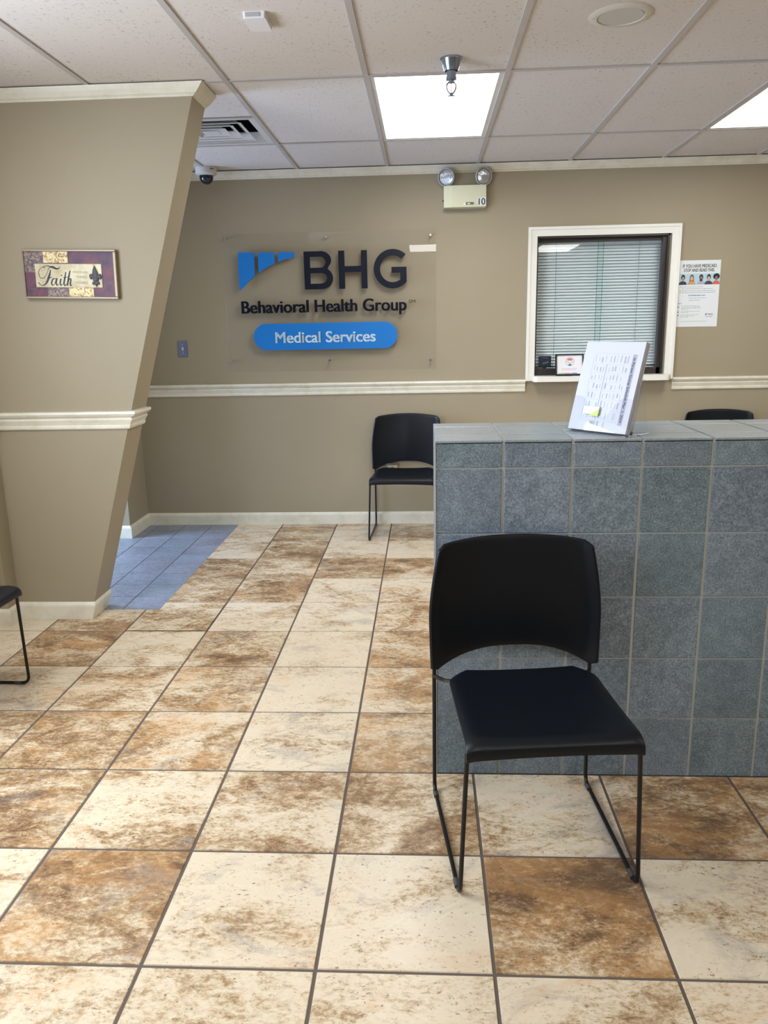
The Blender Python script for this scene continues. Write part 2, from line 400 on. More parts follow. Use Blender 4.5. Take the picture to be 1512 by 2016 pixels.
# ------------------------------------------------------------------ floor: every tile a face set with its own tone
TS = 0.41; FX = -0.262; FY = 1.4864
tone = {  # (row, col): brown, orange, grey
 (-1,-3):(.2,0,0),(-1,-2):(.25,0,.3),(-1,-1):(.34,.1,.1),(-1,0):(.08,0,0),(-1,1):(.34,0,.1),(-1,2):(.1,0,0),
 (0,-3):(.10,0,0),(0,-2):(.66,1,.5),(0,-1):(.10,0,.3),(0,0):(.04,.1,.2),(0,1):(.62,.8,.1),(0,2):(.12,.1,.4),(0,3):(.2,0,0),
 (1,-3):(.60,.2,.2),(1,-2):(.30,.2,.3),(1,-1):(.42,0,.1),(1,0):(.50,0,0),(1,1):(.24,.2,.6),(1,2):(.68,.5,.2),(1,3):(.62,.4,.1),
 (2,-4):(.55,.2,.1),(2,-3):(.58,.6,.2),(2,-2):(.34,.7,.3),(2,-1):(.12,0,.6),(2,0):(.52,.9,.3),
 (3,-5):(.2,0,0),(3,-4):(.12,0,.5),(3,-3):(.30,.1,.2),(3,-2):(.36,.8,.2),(3,-1):(.10,0,.2),(3,0):(.44,.7,.4),
 (4,-5):(.1,0,.2),(4,-4):(.62,.6,.2),(4,-3):(.12,0,.1),(4,-2):(.60,.1,.2),(4,-1):(.08,0,.3),(4,0):(.48,1,0),
 (5,-5):(.1,0,0),(5,-4):(.50,.4,.2),(5,-3):(.32,.1,0),(5,-2):(.24,0,0),(5,-1):(.12,.1,.4),(5,0):(.48,.7,0),
 (6,-3):(.58,.2,.2),(6,-2):(.46,.3,.2),(6,-1):(.12,0,.3),(6,0):(.18,.5,0),
 (7,-3):(.58,0,.1),(7,-2):(.50,.2,.2),(7,-1):(.58,.2,.2),(7,0):(.55,.7,0),
 (8,-3):(.24,0,0),(8,-2):(.54,.2,.1),(8,-1):(.14,0,.1),(8,0):(.05,.1,0),
 (9,-3):(.28,0,0),(9,-2):(.52,.2,.1),(9,-1):(.20,0,.2),(9,0):(.58,0,.1)}
SXR, SYF = -1.42, 3.834          # right and front limit of the dark slate
b = B(); lt = b.loops.layers.float_color.new('tone'); ls = b.loops.layers.float_vector.new('seed')
def quad(x0, x1, y0, y1, z, mi, tn, sd, skirt=True):
    if x1-x0 < .004 or y1-y0 < .004: return
    v = [b.verts.new(p) for p in ((x0, y0, z), (x1, y0, z), (x1, y1, z), (x0, y1, z))]
    fs = [b.faces.new(v)]
    if skirt:
        e = .0018
        u = [b.verts.new(p) for p in ((x0-e, y0-e, z-.0028), (x1+e, y0-e, z-.0028), (x1+e, y1+e, z-.0028), (x0-e, y1+e, z-.0028))]
        for i in range(4): fs.append(b.faces.new((u[i], u[(i+1) % 4], v[(i+1) % 4], v[i])))
    for f in fs:
        f.material_index = mi
        for l in f.loops: l[lt] = (*tn, 1); l[ls] = sd
g = .0055
rr = random.Random(11)
for r in range(-13, 11):
    for c in range(-6, 13):
        tn = tone.get((r, c))
        sd = (rr.uniform(0, 60), rr.uniform(0, 60), rr.uniform(0, 60))
        if tn is None: tn = (rr.choice((.1, .15, .3, .5, .6)), rr.random()*.6, rr.random()*.4)
        x0, x1, y0, y1 = FX+c*TS+g, FX+(c+1)*TS-g, FY+r*TS+g, FY+(r+1)*TS-g
        y1 = min(y1, YW); x0 = max(x0, XL-.1); 
        if y0 >= YW or x1 < XL-.1: continue
        if y1 > SYF and x0 < SXR:
            if y0 < SYF: quad(x0, x1, y0, SYF-.001, 0, 0, tn, sd, x1 < SXR)
            if x1 > SXR: quad(SXR+.001, x1, max(y0, SYF-.001), y1, 0, 0, tn, sd, y0 >= SYF)
        else: quad(x0, x1, y0, y1, 0, 0, tn, sd)
ss = .2062; gs = .0034
for i in range(-14, 2):
    for j in range(0, 10):
        x0, x1 = -1.620+i*ss+gs, -1.620+(i+1)*ss-gs; y0, y1 = SYF+j*ss+gs, SYF+(j+1)*ss-gs
        x1 = min(x1, SXR-.001); y1 = min(y1, YW)
        if x1 < -4.4: continue
        quad(x0, x1, y0, y1, 0, 2, (0, 0, 0), (rr.uniform(0, 60), rr.uniform(0, 60), 0))
def flat(x0, x1, y0, y1, z, mi):
    f = b.faces.new([b.verts.new(p) for p in ((x0, y0, z), (x1, y0, z), (x1, y1, z), (x0, y1, z))]); f.material_index = mi
flat(XL-.1, XR, YB, SYF, -.0024, 1); flat(SXR, XR, SYF, YW, -.0024, 1); flat(-4.4, SXR, SYF, YW, -.0024, 3)
struct(obj('floor', b, [M_trav, M_grout, M_slate, M_sgrout]))

# ------------------------------------------------------------------ ceiling
CX, CY, TX, TY = 0.362, 3.695, 0.610, 1.2033
lights_at = [(-1, 0), (2, 0), (-1, -4), (2, -4), (-4, -2), (5, -2)]
holes = set(lights_at)
b = B()
for i in range(-8, 8):
    for j in range(-7, 2):
        if (i, j) in holes: continue
        x0, x1, y0, y1 = CX+i*TX, CX+(i+1)*TX, CY+j*TY, CY+(j+1)*TY
        x0 = max(x0, -4.4); x1 = min(x1, XR+.1); y1 = min(y1, YW+.1); y0 = max(y0, YB-.1)
        if x1-x0 < .01 or y1-y0 < .01: continue
        if (i, j) == (-3, 0): y1 = CY+TY/2     # beyond it sits the air diffuser
        box(b, x0, x1, y0, y1, H, H+.015)
box(b, -4.42, XR+.12, YB-.12, YW+.14, H+.25, H+.27)
struct(obj('ceiling', b, M_ceil))
b = B()
for i in range(-7, 9):
    x = CX+i*TX
    if -4.4 < x < XR: box(b, x-.012, x+.012, YB, YW-.04, H-.006, H+.012)
for j in range(-6, 3):
    y = CY+j*TY
    if y < YW-.05: box(b, -4.4, XR, y-.012, y+.012, H-.0055, H+.012)
y = CY+TY/2; box(b, CX-3*TX, CX-2*TX, y-.012, y+.012, H-.0055, H+.012)
struct(obj('trim_8', b, M_grid), 'grey metal grid of the suspended ceiling')
# fluorescent panels
def troffer(i, j, label):
    x0, y0 = CX+i*TX+.012, CY+j*TY+.012
    t = thing('ceiling_light', label, 'ceiling light', (x0, y0, H), group='recessed fluorescent ceiling panels')
    W_, D_ = TX-.024, TY-.024
    b = B()
    for q in ((0, W_, 0, .022), (0, W_, D_-.022, D_), (0, .022, .022, D_-.022), (W_-.022, W_, .022, D_-.022)): box(b, q[0], q[1], q[2], q[3], -.002, .03)
    obj('frame', b, M_steel_white, t)
    b = B(); box(b, .02, W_-.02, .02, D_-.02, .003, .008); obj('diffuser', b, M_lampface, t)
    b = B(); box(b, 0.0, W_, 0.0, D_, .03, .12); obj('housing', b, M_steel_white, t)
    return t
troffer(-1, 0, 'glowing ceiling light panel above the two-headed emergency lamp and behind the sprinkler')
troffer(2, 0, 'glowing ceiling light panel cut off by the right edge of the photo')
for k, (i, j) in enumerate(lights_at[2:]):
    troffer(i, j, ['ceiling light panel behind the camera, mirrored in the clear wall sign', 'ceiling light panel behind the camera, mirrored in the service window', 'ceiling light panel over the left row of chairs', 'ceiling light panel near the right wall'][k])

# air diffuser (four-way, stepped)
x0, x1, y0, y1 = CX-3*TX+.012, CX-2*TX-.012, CY+TY/2+.012, CY+TY-.012
t = thing('air_vent', 'off-white stepped air diffuser in the ceiling beside the leaning wall end', 'air vent', ((x0+x1)/2, (y0+y1)/2, H))
hw, hd = (x1-x0)/2, (y1-y0)/2
b = B()
def sqring(b, r0, z0, r1, z1, th=.0025):
    """sloping square louvre band from half size r0 at z0 to half size r1 at z1"""
    for s in range(4):
        a0, a1 = s*PI/2+PI/4, (s+1)*PI/2+PI/4
        k = math.sqrt(2)
        P = [Vector((r0*k*math.cos(a0), r0*k*math.sin(a0), z0)), Vector((r0*k*math.cos(a1), r0*k*math.sin(a1), z0)),
             Vector((r1*k*math.cos(a1), r1*k*math.sin(a1), z1)), Vector((r1*k*math.cos(a0), r1*k*math.sin(a0), z1))]
        lo = [b.verts.new(p) for p in P]; hi = [b.verts.new(p+Vector((0, 0, th))) for p in P]
        b.faces.new(lo); b.faces.new(hi[::-1])
        for i in range(4): b.faces.new((lo[i], hi[i], hi[(i+1) % 4], lo[(i+1) % 4]))
sqring(b, hw, -.003, hw-.035, -.003); sqring(b, hw-.035, -.003, hw-.055, .05)
obj('frame', b, M_steel_white, t)
for r in (.205, .150, .095):
    b = B(); sqring(b, r, -.004, r-.012, -.004); sqring(b, r-.008, -.004, r-.050, .028); obj('louver', b, M_steel_white, t)
b = B(); box(b, -.045, .045, -.045, .045, -.004, 0, .001); obj('center_plate', b, M_steel_white, t)
b = B()
for q in ((-hw, hw, -hd, -hd+.004), (-hw, hw, hd-.004, hd), (-hw, -hw+.004, -hd, hd), (hw-.004, hw, -hd, hd)): box(b, q[0], q[1], q[2], q[3], .004, .16)
box(b, -hw, hw, -hd, hd, .16, .17); obj('duct_box', b, mat('duct_inside', (.02, .02, .03), .6), t)

# round ceiling speaker
t = thing('ceiling_speaker', 'round white ceiling speaker with pale grille right of the sprinkler', 'speaker', (0.700, 3.128, H))
b = B(); lathe(b, [(0.078, -.001), (0.083, -.008), (0.100, -.007), (0.113, -.0005), (0.0, 0.0)], n=48); obj('rim', b, mat('speaker_rim', (.60, .56, .51), .6), t, smooth=True)
b = B(); lathe(b, [(0.0, -.006), (0.078, -.006), (0.0795, -.001)], n=48)
m = mat('speaker_grille', (.52, .50, .46), .6); bump(m, noise(m, objco(m), 500, 1), .5, .001); obj('grille', b, m, t, smooth=True)
b = B()
for a in (3.1, 3.35): lathe(b, [(0.0, -.0095), (.004, -.0085), (.004, -.006)], (.095*math.cos(a), .095*math.sin(a), 0), n=8)
obj('screw', b, M_inkl, t)
# square motion sensor with a rounded front corner
t = thing('motion_sensor', 'small white square sensor box on the ceiling tile at upper left', 'sensor', (-.577, 3.02, H))
b = B(); pts = []
hwx, hwy = .038, .062
for (cx_, cy_, a0, rr_) in ((hwx-.006, hwy-.006, 0, .006), (-hwx+.022, hwy-.022, PI/2, .022), (-hwx+.006, -hwy+.006, PI, .006), (hwx-.006, -hwy+.006, 3*PI/2, .006)):
    for k in range(6): a = a0+k*PI/10; pts.append((cx_+rr_*math.cos(a), cy_+rr_*math.sin(a)))
lo = [b.verts.new((p[0], p[1], -.022)) for p in pts]; hi = [b.verts.new((p[0]*1.04, p[1]*1.04, 0)) for p in pts]
b.faces.new(lo); b.faces.new(hi[::-1])
for i in range(len(pts)): b.faces.new((lo[i], hi[i], hi[(i+1) % len(pts)], lo[(i+1) % len(pts)]))
obj('case', b, mat('sensor_white', (.74, .72, .72), .45), t)
b = B(); box(b, -.030, .020, -.0655, -.060, -.016, -.004); obj('slot', b, mat('slot_grey', (.42, .42, .44), .5), t)
# sprinkler head
M_spr = mat('dulled_chrome', (0.30, 0.36, 0.44), 0.25, metal=.85)
t = thing('fire_sprinkler', 'chrome pendent sprinkler head hanging from ceiling before the light panel', 'sprinkler', (0.114, 3.518, H))
b = B(); lathe(b, [(.045, -.0005), (.046, -.003), (.041, -.006), (.034, -.034), (.028, -.048), (.026, -.046), (.036, -.008), (.0, -.006)], n=28); obj('escutcheon', b, M_spr, t, smooth=True)
b = B(); lathe(b, [(.0, -.004), (.020, -.006), (.020, -.070), (.0225, -.071), (.0225, -.080), (.012, -.083), (.012, -.092), (.0, -.092)], n=24); obj('body', b, M_spr, t, smooth=True)
b = B()
for s in (-1, 1):
    tube(b, fillet([(s*.010, 0, -.088), (s*.019, 0, -.098), (s*.0175, 0, -.118), (s*.004, 0, -.134)], .01), .0034, 8)
lathe(b, [(0, -.128), (.005, -.128), (.005, -.137), (0, -.137)], n=12); obj('frame_arms', b, M_spr, t, smooth=True)
b = B(); tube(b, [(0, 0, -.09), (0, 0, -.130)], .0018, 8); obj('bulb', b, mat('sprinkler_bulb', (.5, .25, .2), .2), t)
b = B(); lathe(b, [(0, -.137), (.008, -.137), (.008, -.139), (0, -.139)], n=12)
for k in range(10):
    a = k*2*PI/10; d = Vector((math.cos(a), math.sin(a), 0)); p = Vector((-d.y, d.x, 0))
    q = [b.verts.new(d*r_+p*w_+Vector((0, 0, z_))) for r_, w_, z_ in ((.006, -.0017, -.138), (.015, -.0024, -.140), (.015, .0024, -.140), (.006, .0017, -.138))]
    b.faces.new(q)
    q2 = [b.verts.new(v.co-Vector((0, 0, .0012))) for v in q]; b.faces.new(q2[::-1])
    for i in range(4): b.faces.new((q[i], q2[i], q2[(i+1) % 4], q[(i+1) % 4]))
obj('deflector', b, M_spr, t)
# dome security camera
t = thing('security_camera', 'white dome camera on the ceiling in the far left corner', 'security camera', (-1.455, 5.52, H))
b = B(); lathe(b, [(0, 0), (.070, 0), (.071, -.030), (.069, -.042), (.060, -.048), (.046, -.052), (.0, -.052)], n=40); obj('base', b, mat('camera_white', (.66, .64, .60), .4), t, smooth=True)
b = B(); lathe(b, [(.047, -.050)]+[(.046*math.cos(a*PI/16), -.056-.050*math.sin(a*PI/16)) for a in range(0, 8)]+[(0, -.106)], n=32); obj('dome', b, mat('smoked_dome', (.010, .013, .030), .08, spec=.7), t, smooth=True)
b = B(); box(b, .045, .066, -.062, -.052, -.020, -.017); obj('slot', b, M_black, t)

# ------------------------------------------------------------------ emergency light
t = thing('emergency_light', 'two-headed emergency light numbered 10 mounted high on the back wall', 'emergency light', (0.273, YW, 2.21))
M_beige = mat('beige_steel', (.60, .60, .42), .35)
b = B(); prism(b, [(-.141, 0), (.141, 0), (.141, .137), (-.141, .137)], -.085, -.001)
obj('housing', b, M_beige, t)
b = B(); vv = [(-.141, -.0855, 0.0), (-.086, -.0915, 0.0), (.141, -.0915, 0.0), (.141, -.0915, .137), (-.086, -.0915, .137), (-.141, -.0855, .137)]
u = [b.verts.new(p) for p in vv]; u2 = [b.verts.new((p[0], -.085, p[2])) for p in vv]
b.faces.new((u[0], u[1], u[4], u[5])); b.faces.new((u[1], u[2], u[3], u[4])); b.faces.new((u2[0], u2[5], u2[4], u2[3], u2[2], u2[1]))
for i in range(6): b.faces.new((u[i], u2[i], u2[(i+1) % 6], u[(i+1) % 6]))
obj('front_cover', b, M_beige, t)
b = B(); box(b, -.149, -.141, -.062, -.052, .040, .052, .001); obj('test_button', b, M_black, t)
b = B(); box(b, .0865, .1405, -.0925, -.0915, .006, .058); obj('number_label', b, mat('label_white', (.66, .70, .72), .5), t)
l_ = t.children[-1]
b = B(); text_bm(b, '10', .091, .012, .044, .040, -.0926, .0003, .012); obj('number', b, mat('label_grey_ink', (.12, .15, .17), .6), l_)
b = B(); box(b, .006, .058, -.0928, -.0915, .015, .029, .002); obj('indicator_strip', b, mat('strip_dark', (.11, .10, .07), .4), t)
l_ = t.children[-1]
b = B(); box(b, .016, .034, -.0931, -.0928, .019, .024); box(b, -.010, .0, -.0925, -.0915, .013, .020); box(b, -.008, -.002, -.0925, -.0915, .020, .027); obj('print', b, mat('strip_white', (.85, .85, .83), .4), l_)
M_rim = mat('grey_plastic_rim', (.36, .36, .34), .4)
def lens_mat():
    m = mat('ribbed_lens', (.55, .56, .58), .12, metal=.55, spec=.7)
    wv = N(m, 'ShaderNodeTexWave'); wv.inputs['Scale'].default_value = 60; wv.inputs['Distortion'].default_value = 1.5; LK(m, objco(m), wv.inputs['Vector'])
    bump(m, wv.outputs['Fac'], .5, .003); return m
M_lens = lens_mat()
for sx, yaw in ((-.120, .40), (.122, -.34)):
    b = B(); lathe(b, [(0, .050), (.022, .048), (.036, .030), (.050, .006), (.058, -.004), (.060, -.016), (.057, -.020), (.052, -.019), (.050, -.006), (.0, -.004)], axis='y', n=36)
    h_ = obj('lamp_head', b, M_rim, t, (sx, -.048, .196), (0.16*(1 if sx < 0 else 1), 0, -yaw if sx < 0 else -yaw), smooth=True)
    b = B(); lathe(b, [(.0485, -.008), (.046, -.012), (.030, -.016), (0, -.018)], axis='y', n=32); obj('lens', b, M_lens, h_, smooth=True)
    b = B(); tube(b, [(sx*.92, -.045, .136), (sx*.96, -.042, .160)], .011, 12); obj('swivel_neck', b, M_rim, t)

# ------------------------------------------------------------------ acrylic wall sign
t = thing('wall_sign', 'clear acrylic wall sign with black letters, blue shapes and a blue pill', 'sign', (-0.665, YW, 1.610), (0, 0, 0))
PX0, PX1, PZ0, PZ1 = -.740, .744, -.470, .472
b = B(); box(b, PX0, PX1, -.040, -.034, PZ0, PZ1, .0006)
pan = obj('acrylic_panel', b, M_acrylic, t)
# round-headed standoffs
for (x, z) in ((-.737+.02, .447), (-.013, .438), (.706, .433), (-.725+.0, -.389), (-.015, -.397), (.700, -.407)):
    b = B(); lathe(b, [(0, -.0495), (.007, -.0495), (.009, -.0475), (.009, -.040), (.0065, -.040), (.0065, -.001), (0, -.001)], (x, 0, z), 'y', 20)
    obj('standoff', b, M_chrome, t, smooth=True)
ox, oz = 0.665, -1.610
def W2(p): return (p[0]+ox, p[1]+oz)
yf, yb = -.052, -.0402
def poly(name, pts, m, par=t, y0=yf, y1=yb):
    b = B(); prism(b, pts, y0, y1); return obj(name, b, m, par)
bars = [
 [W2(p) for p in ((-1.297, 1.960), (-1.182, 1.959), (-1.186, 1.801), (-1.215, 1.778), (-1.242, 1.755), (-1.270, 1.728), (-1.299, 1.704))],
 [W2(p) for p in ((-1.155, 1.957), (-1.042, 1.955), (-1.040, 1.882), (-1.075, 1.867), (-1.115, 1.846), (-1.157, 1.819))],
 [W2(p) for p in ((-1.017, 1.955), (-.900, 1.953), (-.902, 1.918), (-.940, 1.913), (-.978, 1.904), (-1.015, 1.890))]]
def rounded(pts, r=.006):
    V = [Vector((p[0], p[1], 0)) for p in pts]; out = []
    n = len(V)
    for i in range(n):
        p = V[i]; a = V[i-1]-p; c = V[(i+1) % n]-p
        if a.normalized().dot(c.normalized()) < -.93: out.append((p.x, p.y)); continue
        for k in range(5):
            s = k/4; q = (p+a.normalized()*r)*(1-s)**2 + p*2*s*(1-s) + (p+c.normalized()*r)*s*s; out.append((q.x, q.y))
    return out
for p in bars: poly('logo_bar', rounded(p), M_blue)
# big letters, drawn as outlines with holes bridged
def arc(cx, cz, rx, rz, a0, a1, n=24): return [(cx+rx*math.cos(a0+(a1-a0)*k/n), cz+rz*math.sin(a0+(a1-a0)*k/n)) for k in range(n+1)]
def outline_mesh(name, loops, m, par=t):
    """first loop is the outline, the rest are holes"""
    cu = bpy.data.curves.new('c', 'CURVE'); cu.dimensions = '2D'; cu.fill_mode = 'BOTH'; cu.extrude = abs(yf-yb)/2
    for L_ in loops:
        s = cu.splines.new('POLY'); s.points.add(len(L_)-1); s.use_cyclic_u = True
        for k, p in enumerate(L_): s.points[k].co = (p[0], p[1], 0, 1)
    o = bpy.data.objects.new('c', cu); C.objects.link(o)
    dg = bpy.context.evaluated_depsgraph_get(); dg.update()
    me = bpy.data.meshes.new_from_object(o.evaluated_get(dg)); bpy.data.objects.remove(o); bpy.data.curves.remove(cu)
    b = bmesh.new(); b.from_mesh(me); bpy.data.meshes.remove(me)
    for v in b.verts: v.co = Vector((v.co.x, (yf+yb)/2+v.co.z, v.co.y))
    bmesh.ops.remove_doubles(b, verts=b.verts, dist=1e-5)
    return obj(name, b, m, par)
s_ = .046
# B
x0, x1, z0, z1 = -.837+ox, -.637+ox, 1.702+oz, 1.955+oz; zm = z0+.136
outB = [(x0, z0), (x0+.115, z0)]+arc(x1-.082, z0+.0735, .082, .0735, -PI/2, .98)+arc(x1-.085, zm+.058, .075, .060, -.72, PI/2)+[(x0+.1, z1), (x0, z1)]
h1 = [(x0+s_-.004, z0+.038), (x0+.11, z0+.038)]+arc(x1-.084, z0+.0735, .042, .0345, -PI/2, PI/2)+[(x0+s_-.004, z0+.108)]
h2 = [(x0+s_-.004, zm+.008), (x0+.105, zm+.008)]+arc(x1-.086, zm+.0445, .036, .0365, -PI/2, PI/2)+[(x0+s_-.004, zm+.081)]
outline_mesh('letter', [outB, h1, h2], M_navy)
# H
x0, x1, z0, z1 = -.596+ox, -.397+ox, 1.701+oz, 1.955+oz; zc = (z0+z1)/2+.004
poly('letter', [(x0, z0), (x0+s_-.004, z0), (x0+s_-.004, zc-.02), (x1-s_+.004, zc-.02), (x1-s_+.004, z0), (x1, z0), (x1, z1), (x1-s_+.004, z1), (x1-s_+.004, zc+.02), (x0+s_-.004, zc+.02), (x0+s_-.004, z1), (x0, z1)], M_navy)
# G
x0, x1, z0, z1 = -.352+ox, -.125+ox, 1.697+oz, 1.958+oz; gx, gz = x0+.1305, (z0+z1)/2
a_top, a_bot = .80, -.738
Go = arc(gx, gz, .1305, .1305, a_top, 2*PI+a_bot, 40)
Gi = arc(gx, gz, .087, .089, 2*PI-.92, a_top+.02, 36)
outG = Go+[(x1, gz+.012), (gx-.008, gz+.012), (gx-.008, gz-.026), (gx+.0525, gz-.026)]+Gi
outline_mesh('letter', [outG], M_navy)
b = B(); text_bm(b, 'Behavioral Health Group', -1.294+ox, 1.549+oz, 1.167, .082, yf, .010, .030); obj('lettering', b, M_navy, t)
b = B(); text_bm(b, 'SM', -.113+ox, 1.598+oz, .046, .020, -.041, .0006, .002); obj('lettering', b, M_navy, t)
x0, x1, z0, z1 = -1.217+ox, -.196+ox, 1.291+oz, 1.474+oz; r_ = (z1-z0)/2
pill = poly('pill_plate', arc(x1-r_, z0+r_, r_, r_, -PI/2, PI/2)+arc(x0+r_, z0+r_, r_, r_, PI/2, 3*PI/2), M_blue)
b = B(); text_bm(b, 'Medical Services', -1.063+ox, 1.341+oz, .715, .073, yf-.003, .003, .026); obj('lettering', b, M_pilltxt, pill)
t.rotation_euler = (math.radians(0.15), 0, 0)

# ------------------------------------------------------------------ service window
b = B(); 
def mitre(b, x0, x1, z0, z1, w_, y0, y1, open_bottom=False):
    """casing boards with mitred corners, front face slightly profiled"""
    o_ = [(x0, z0), (x0, z1), (x1, z1), (x1, z0)]; i_ = [(x0+w_, z0), (x0+w_, z1-w_), (x1-w_, z1-w_), (x1-w_, z0)]
    for k in range(3):
        A, B_, C_, D_ = o_[k], o_[k+1], i_[k+1], i_[k]
        prism(b, [A, B_, C_, D_], y0, y1)
        # raised outer bead
        f = .30; A2 = tuple(A[q]*(1-f)+D_[q]*f for q in (0, 1)); B2 = tuple(B_[q]*(1-f)+C_[q]*f for q in (0, 1))
        prism(b, [A, B_, B2, A2], y0-.006, y0)
mitre(b, .711, 1.738, 1.042, 2.079, .0605, YW-.016, YW)
win = struct(obj('window_1', b, M_white_trim), 'white-cased service window')
b = B(); yj = YW+.06
for q in ((WX0, WX0+.010, WZ0, WZ1), (WX1-.014, WX1, WZ0, WZ1), (WX0, WX1, WZ1-.020, WZ1)): box(b, q[0], q[1], YW-.012, YW+.13, q[2], q[3], .001)
box(b, WX0, WX1, YW+.012, YW+.075, WZ0, WZ0+.050, .002)
box(b, WX0, WX1, YW+.03, YW+.075, WZ1-.045, WZ1-.018, .002)
box(b, WX1-.040, WX1-.012, YW+.012, YW+.06, WZ0, WZ1-.02, .002)
obj('window_frame', b, M_bronze, win)
b = B(); box(b, WX0+.010, 1.235, YW+.052, YW+.056, WZ0+.035, WZ1-.030); obj('pane', b, M_pane, win)
b = B(); box(b, 1.195, WX1-.030, YW+.034, YW+.038, WZ0+.035, WZ1-.030); obj('pane', b, M_pane, win)
b = B(); box(b, 1.193, 1.1955, YW+.0335, YW+.0385, WZ0+.035, WZ1-.03); box(b, 1.2345, 1.237, YW+.0515, YW+.0565, WZ0+.035, WZ1-.03); obj('pane_edge', b, M_paneedge, win)
# ledge with rounded ends
b = B(); lx0, lx1, ly = .758, 1.700, YW-.105
pts = [(lx1, YW+.012), (lx0, YW+.012)]+[(lx0+.03-.03*math.sin(a), ly+.03-.03*math.cos(a)) for a in [PI/2*(1-k/6) for k in range(7)]]+[(lx1-.03+.03*math.sin(a), ly+.03-.03*math.cos(a)) for a in [PI/2*k/6 for k in range(7)]]
lo = [b.verts.new((p[0], p[1], 1.040)) for p in pts]; hi = [b.verts.new((p[0], p[1], 1.078)) for p in pts]
b.faces.new(lo); b.faces.new(hi[::-1])
for i in range(len(pts)): b.faces.new((lo[i], hi[i], hi[(i+1) % len(pts)], lo[(i+1) % len(pts)]))
obj('window_sill', b, M_white_trim, win)
# office side beyond the glass
M_office = mat('office_paint', (.25, .27, .27), .7)
b = B()
box(b, .0, 2.6, YW+1.5, YW+1.6, 0, H); box(b, -.1, 0, YW+.14, YW+1.6, 0, H); box(b, 2.6, 2.7, YW+.14, YW+1.6, 0, H); box(b, -.1, 2.7, YW+.14, YW+1.6, H, H+.1); box(b, -.1, 2.7, YW+.14, YW+1.6, -.1, 0)
struct(obj('wall_office', b, M_office))
# venetian blind behind the panes
t = thing('window_blind', 'closed white venetian blind hanging behind the service window glass', 'blind', (1.218, YW+.10, 2.0))
M_slat = mat('blind_slat', (.84, .86, .88), .45)
b = B(); nsl = 41; top_ = -.030; pit = .0205
for k in range(nsl):
    z = top_-k*pit; wd = .430; th = math.radians(52)
    prof = []
    for s in range(5):
        u_ = (s/4-.5)*.0245; cv = .0022*(1-(2*s/4-1)**2)
        prof.append((u_*math.cos(th)-cv*math.sin(th)*-1, z+u_*math.sin(th)*1.0+cv*math.cos(th)))
    A = [b.verts.new((-wd, p[0], p[1])) for p in prof]; B_ = [b.verts.new((wd, p[0], p[1])) for p in prof]
    for i in range(4): b.faces.new((A[i], B_[i], B_[i+1], A[i+1]))
sl_ = obj('slats', b, M_slat, t, smooth=False)
md = sl_.modifiers.new('th', 'SOLIDIFY'); md.thickness = .0006
for x in (-.30, .27):
    b = B(); tube(b, [(x, -.016, -.02), (x, -.016, top_-nsl*pit-.01)], .0016, 6); obj('lift_cord', b, mat('cord', (.30, .36, .37), .8), t)
b = B(); box(b, -.432, .432, -.014, .012, -.025, 0, .002); obj('head_rail', b, M_slat, t)
b = B(); box(b, -.432, .432, -.012, .012, top_-nsl*pit-.012, top_-nsl*pit+.0, .002); obj('bottom_rail', b, M_slat, t)

# small black card standing in the window
t = thing('counter_card', 'small black square card at the left inside the service window', 'card', (.850, YW+.026, 1.1425))
b = B(); box(b, -.045, .045, 0, .004, 0, .071, .001); obj('plate', b, mat('card_navy', (.012, .018, .035), .4), t)
b = B(); box(b, -.068, -.045, .001, .004, .016, .019); box(b, -.012, .012, .0005, .0035, -.018, 0.0); obj('support_clip', b, M_black, t)
b = B(); box(b, -.020, .024, -.0004, 0, .056, .0585)
for k in range(3): lathe(b, [(0, -.0005), (.005, -.0004), (.005, 0)], (-.008+k*.012, 0, .020+.003*k), 'y', 10)
box(b, .018, .025, -.0004, 0, .026, .034)
obj('print', b, mat('card_print', (.13, .17, .22), .5), t)
# certificate frame on the ledge
t = thing('picture_frame', 'black framed white certificate with round red and green emblem on window ledge', 'picture frame', (1.006, 5.585, 1.081), (math.radians(-8), 0, math.radians(3)))
fw, fh = .098, .148
b = B()
for q in ((-fw, fw, 0, .010), (-fw, fw, fh-.008, fh), (-fw, -fw+.010, .010, fh-.008), (fw-.008, fw, .010, fh-.008)): box(b, q[0], q[1], -.010, .006, q[2], q[3], .0012)
obj('frame', b, M_blackp, t)
b = B(); box(b, -fw+.008, fw-.007, -.001, .004, .008, fh-.006); pg = obj('certificate', b, mat('certificate_paper', (.80, .81, .86), .5), t)
b = B(); box(b, -.02, .02, .006, .055, 0, .004); tube(b, [(0, .006, .09), (0, .052, .003)], .004, 8); obj('easel_back', b, M_black, t)
cxm, czm = 0.004, .097
b = B(); n_ = 36
for k in range(n_):
    a0, a1 = 2*PI*k/n_, 2*PI*(k+1)/n_
    b.faces.new([b.verts.new((cxm+r_*math.cos(a), -.0014, czm+r_*math.sin(a))) for r_, a in ((.0285, a0), (.0285, a1), (.0305, a1), (.0305, a0))])
obj('emblem_ring', b, mat('emblem_blue_grey', (.10, .18, .24), .6), pg)
b = B(); prism(b, [(cxm-.016, czm+.006), (cxm+.016, czm+.006), (cxm+.020, czm+.014), (cxm+.013, czm+.021), (cxm, czm+.024), (cxm-.013, czm+.021), (cxm-.020, czm+.014)], -.0014, -.001); obj('emblem_top', b, mat('emblem_red', (.72, .18, .10), .6), pg)
b = B(); prism(b, [(cxm-.014, czm-.026), (cxm, czm-.013), (cxm+.014, czm-.026), (cxm+.006, czm-.028), (cxm-.006, czm-.028)], -.0014, -.001)
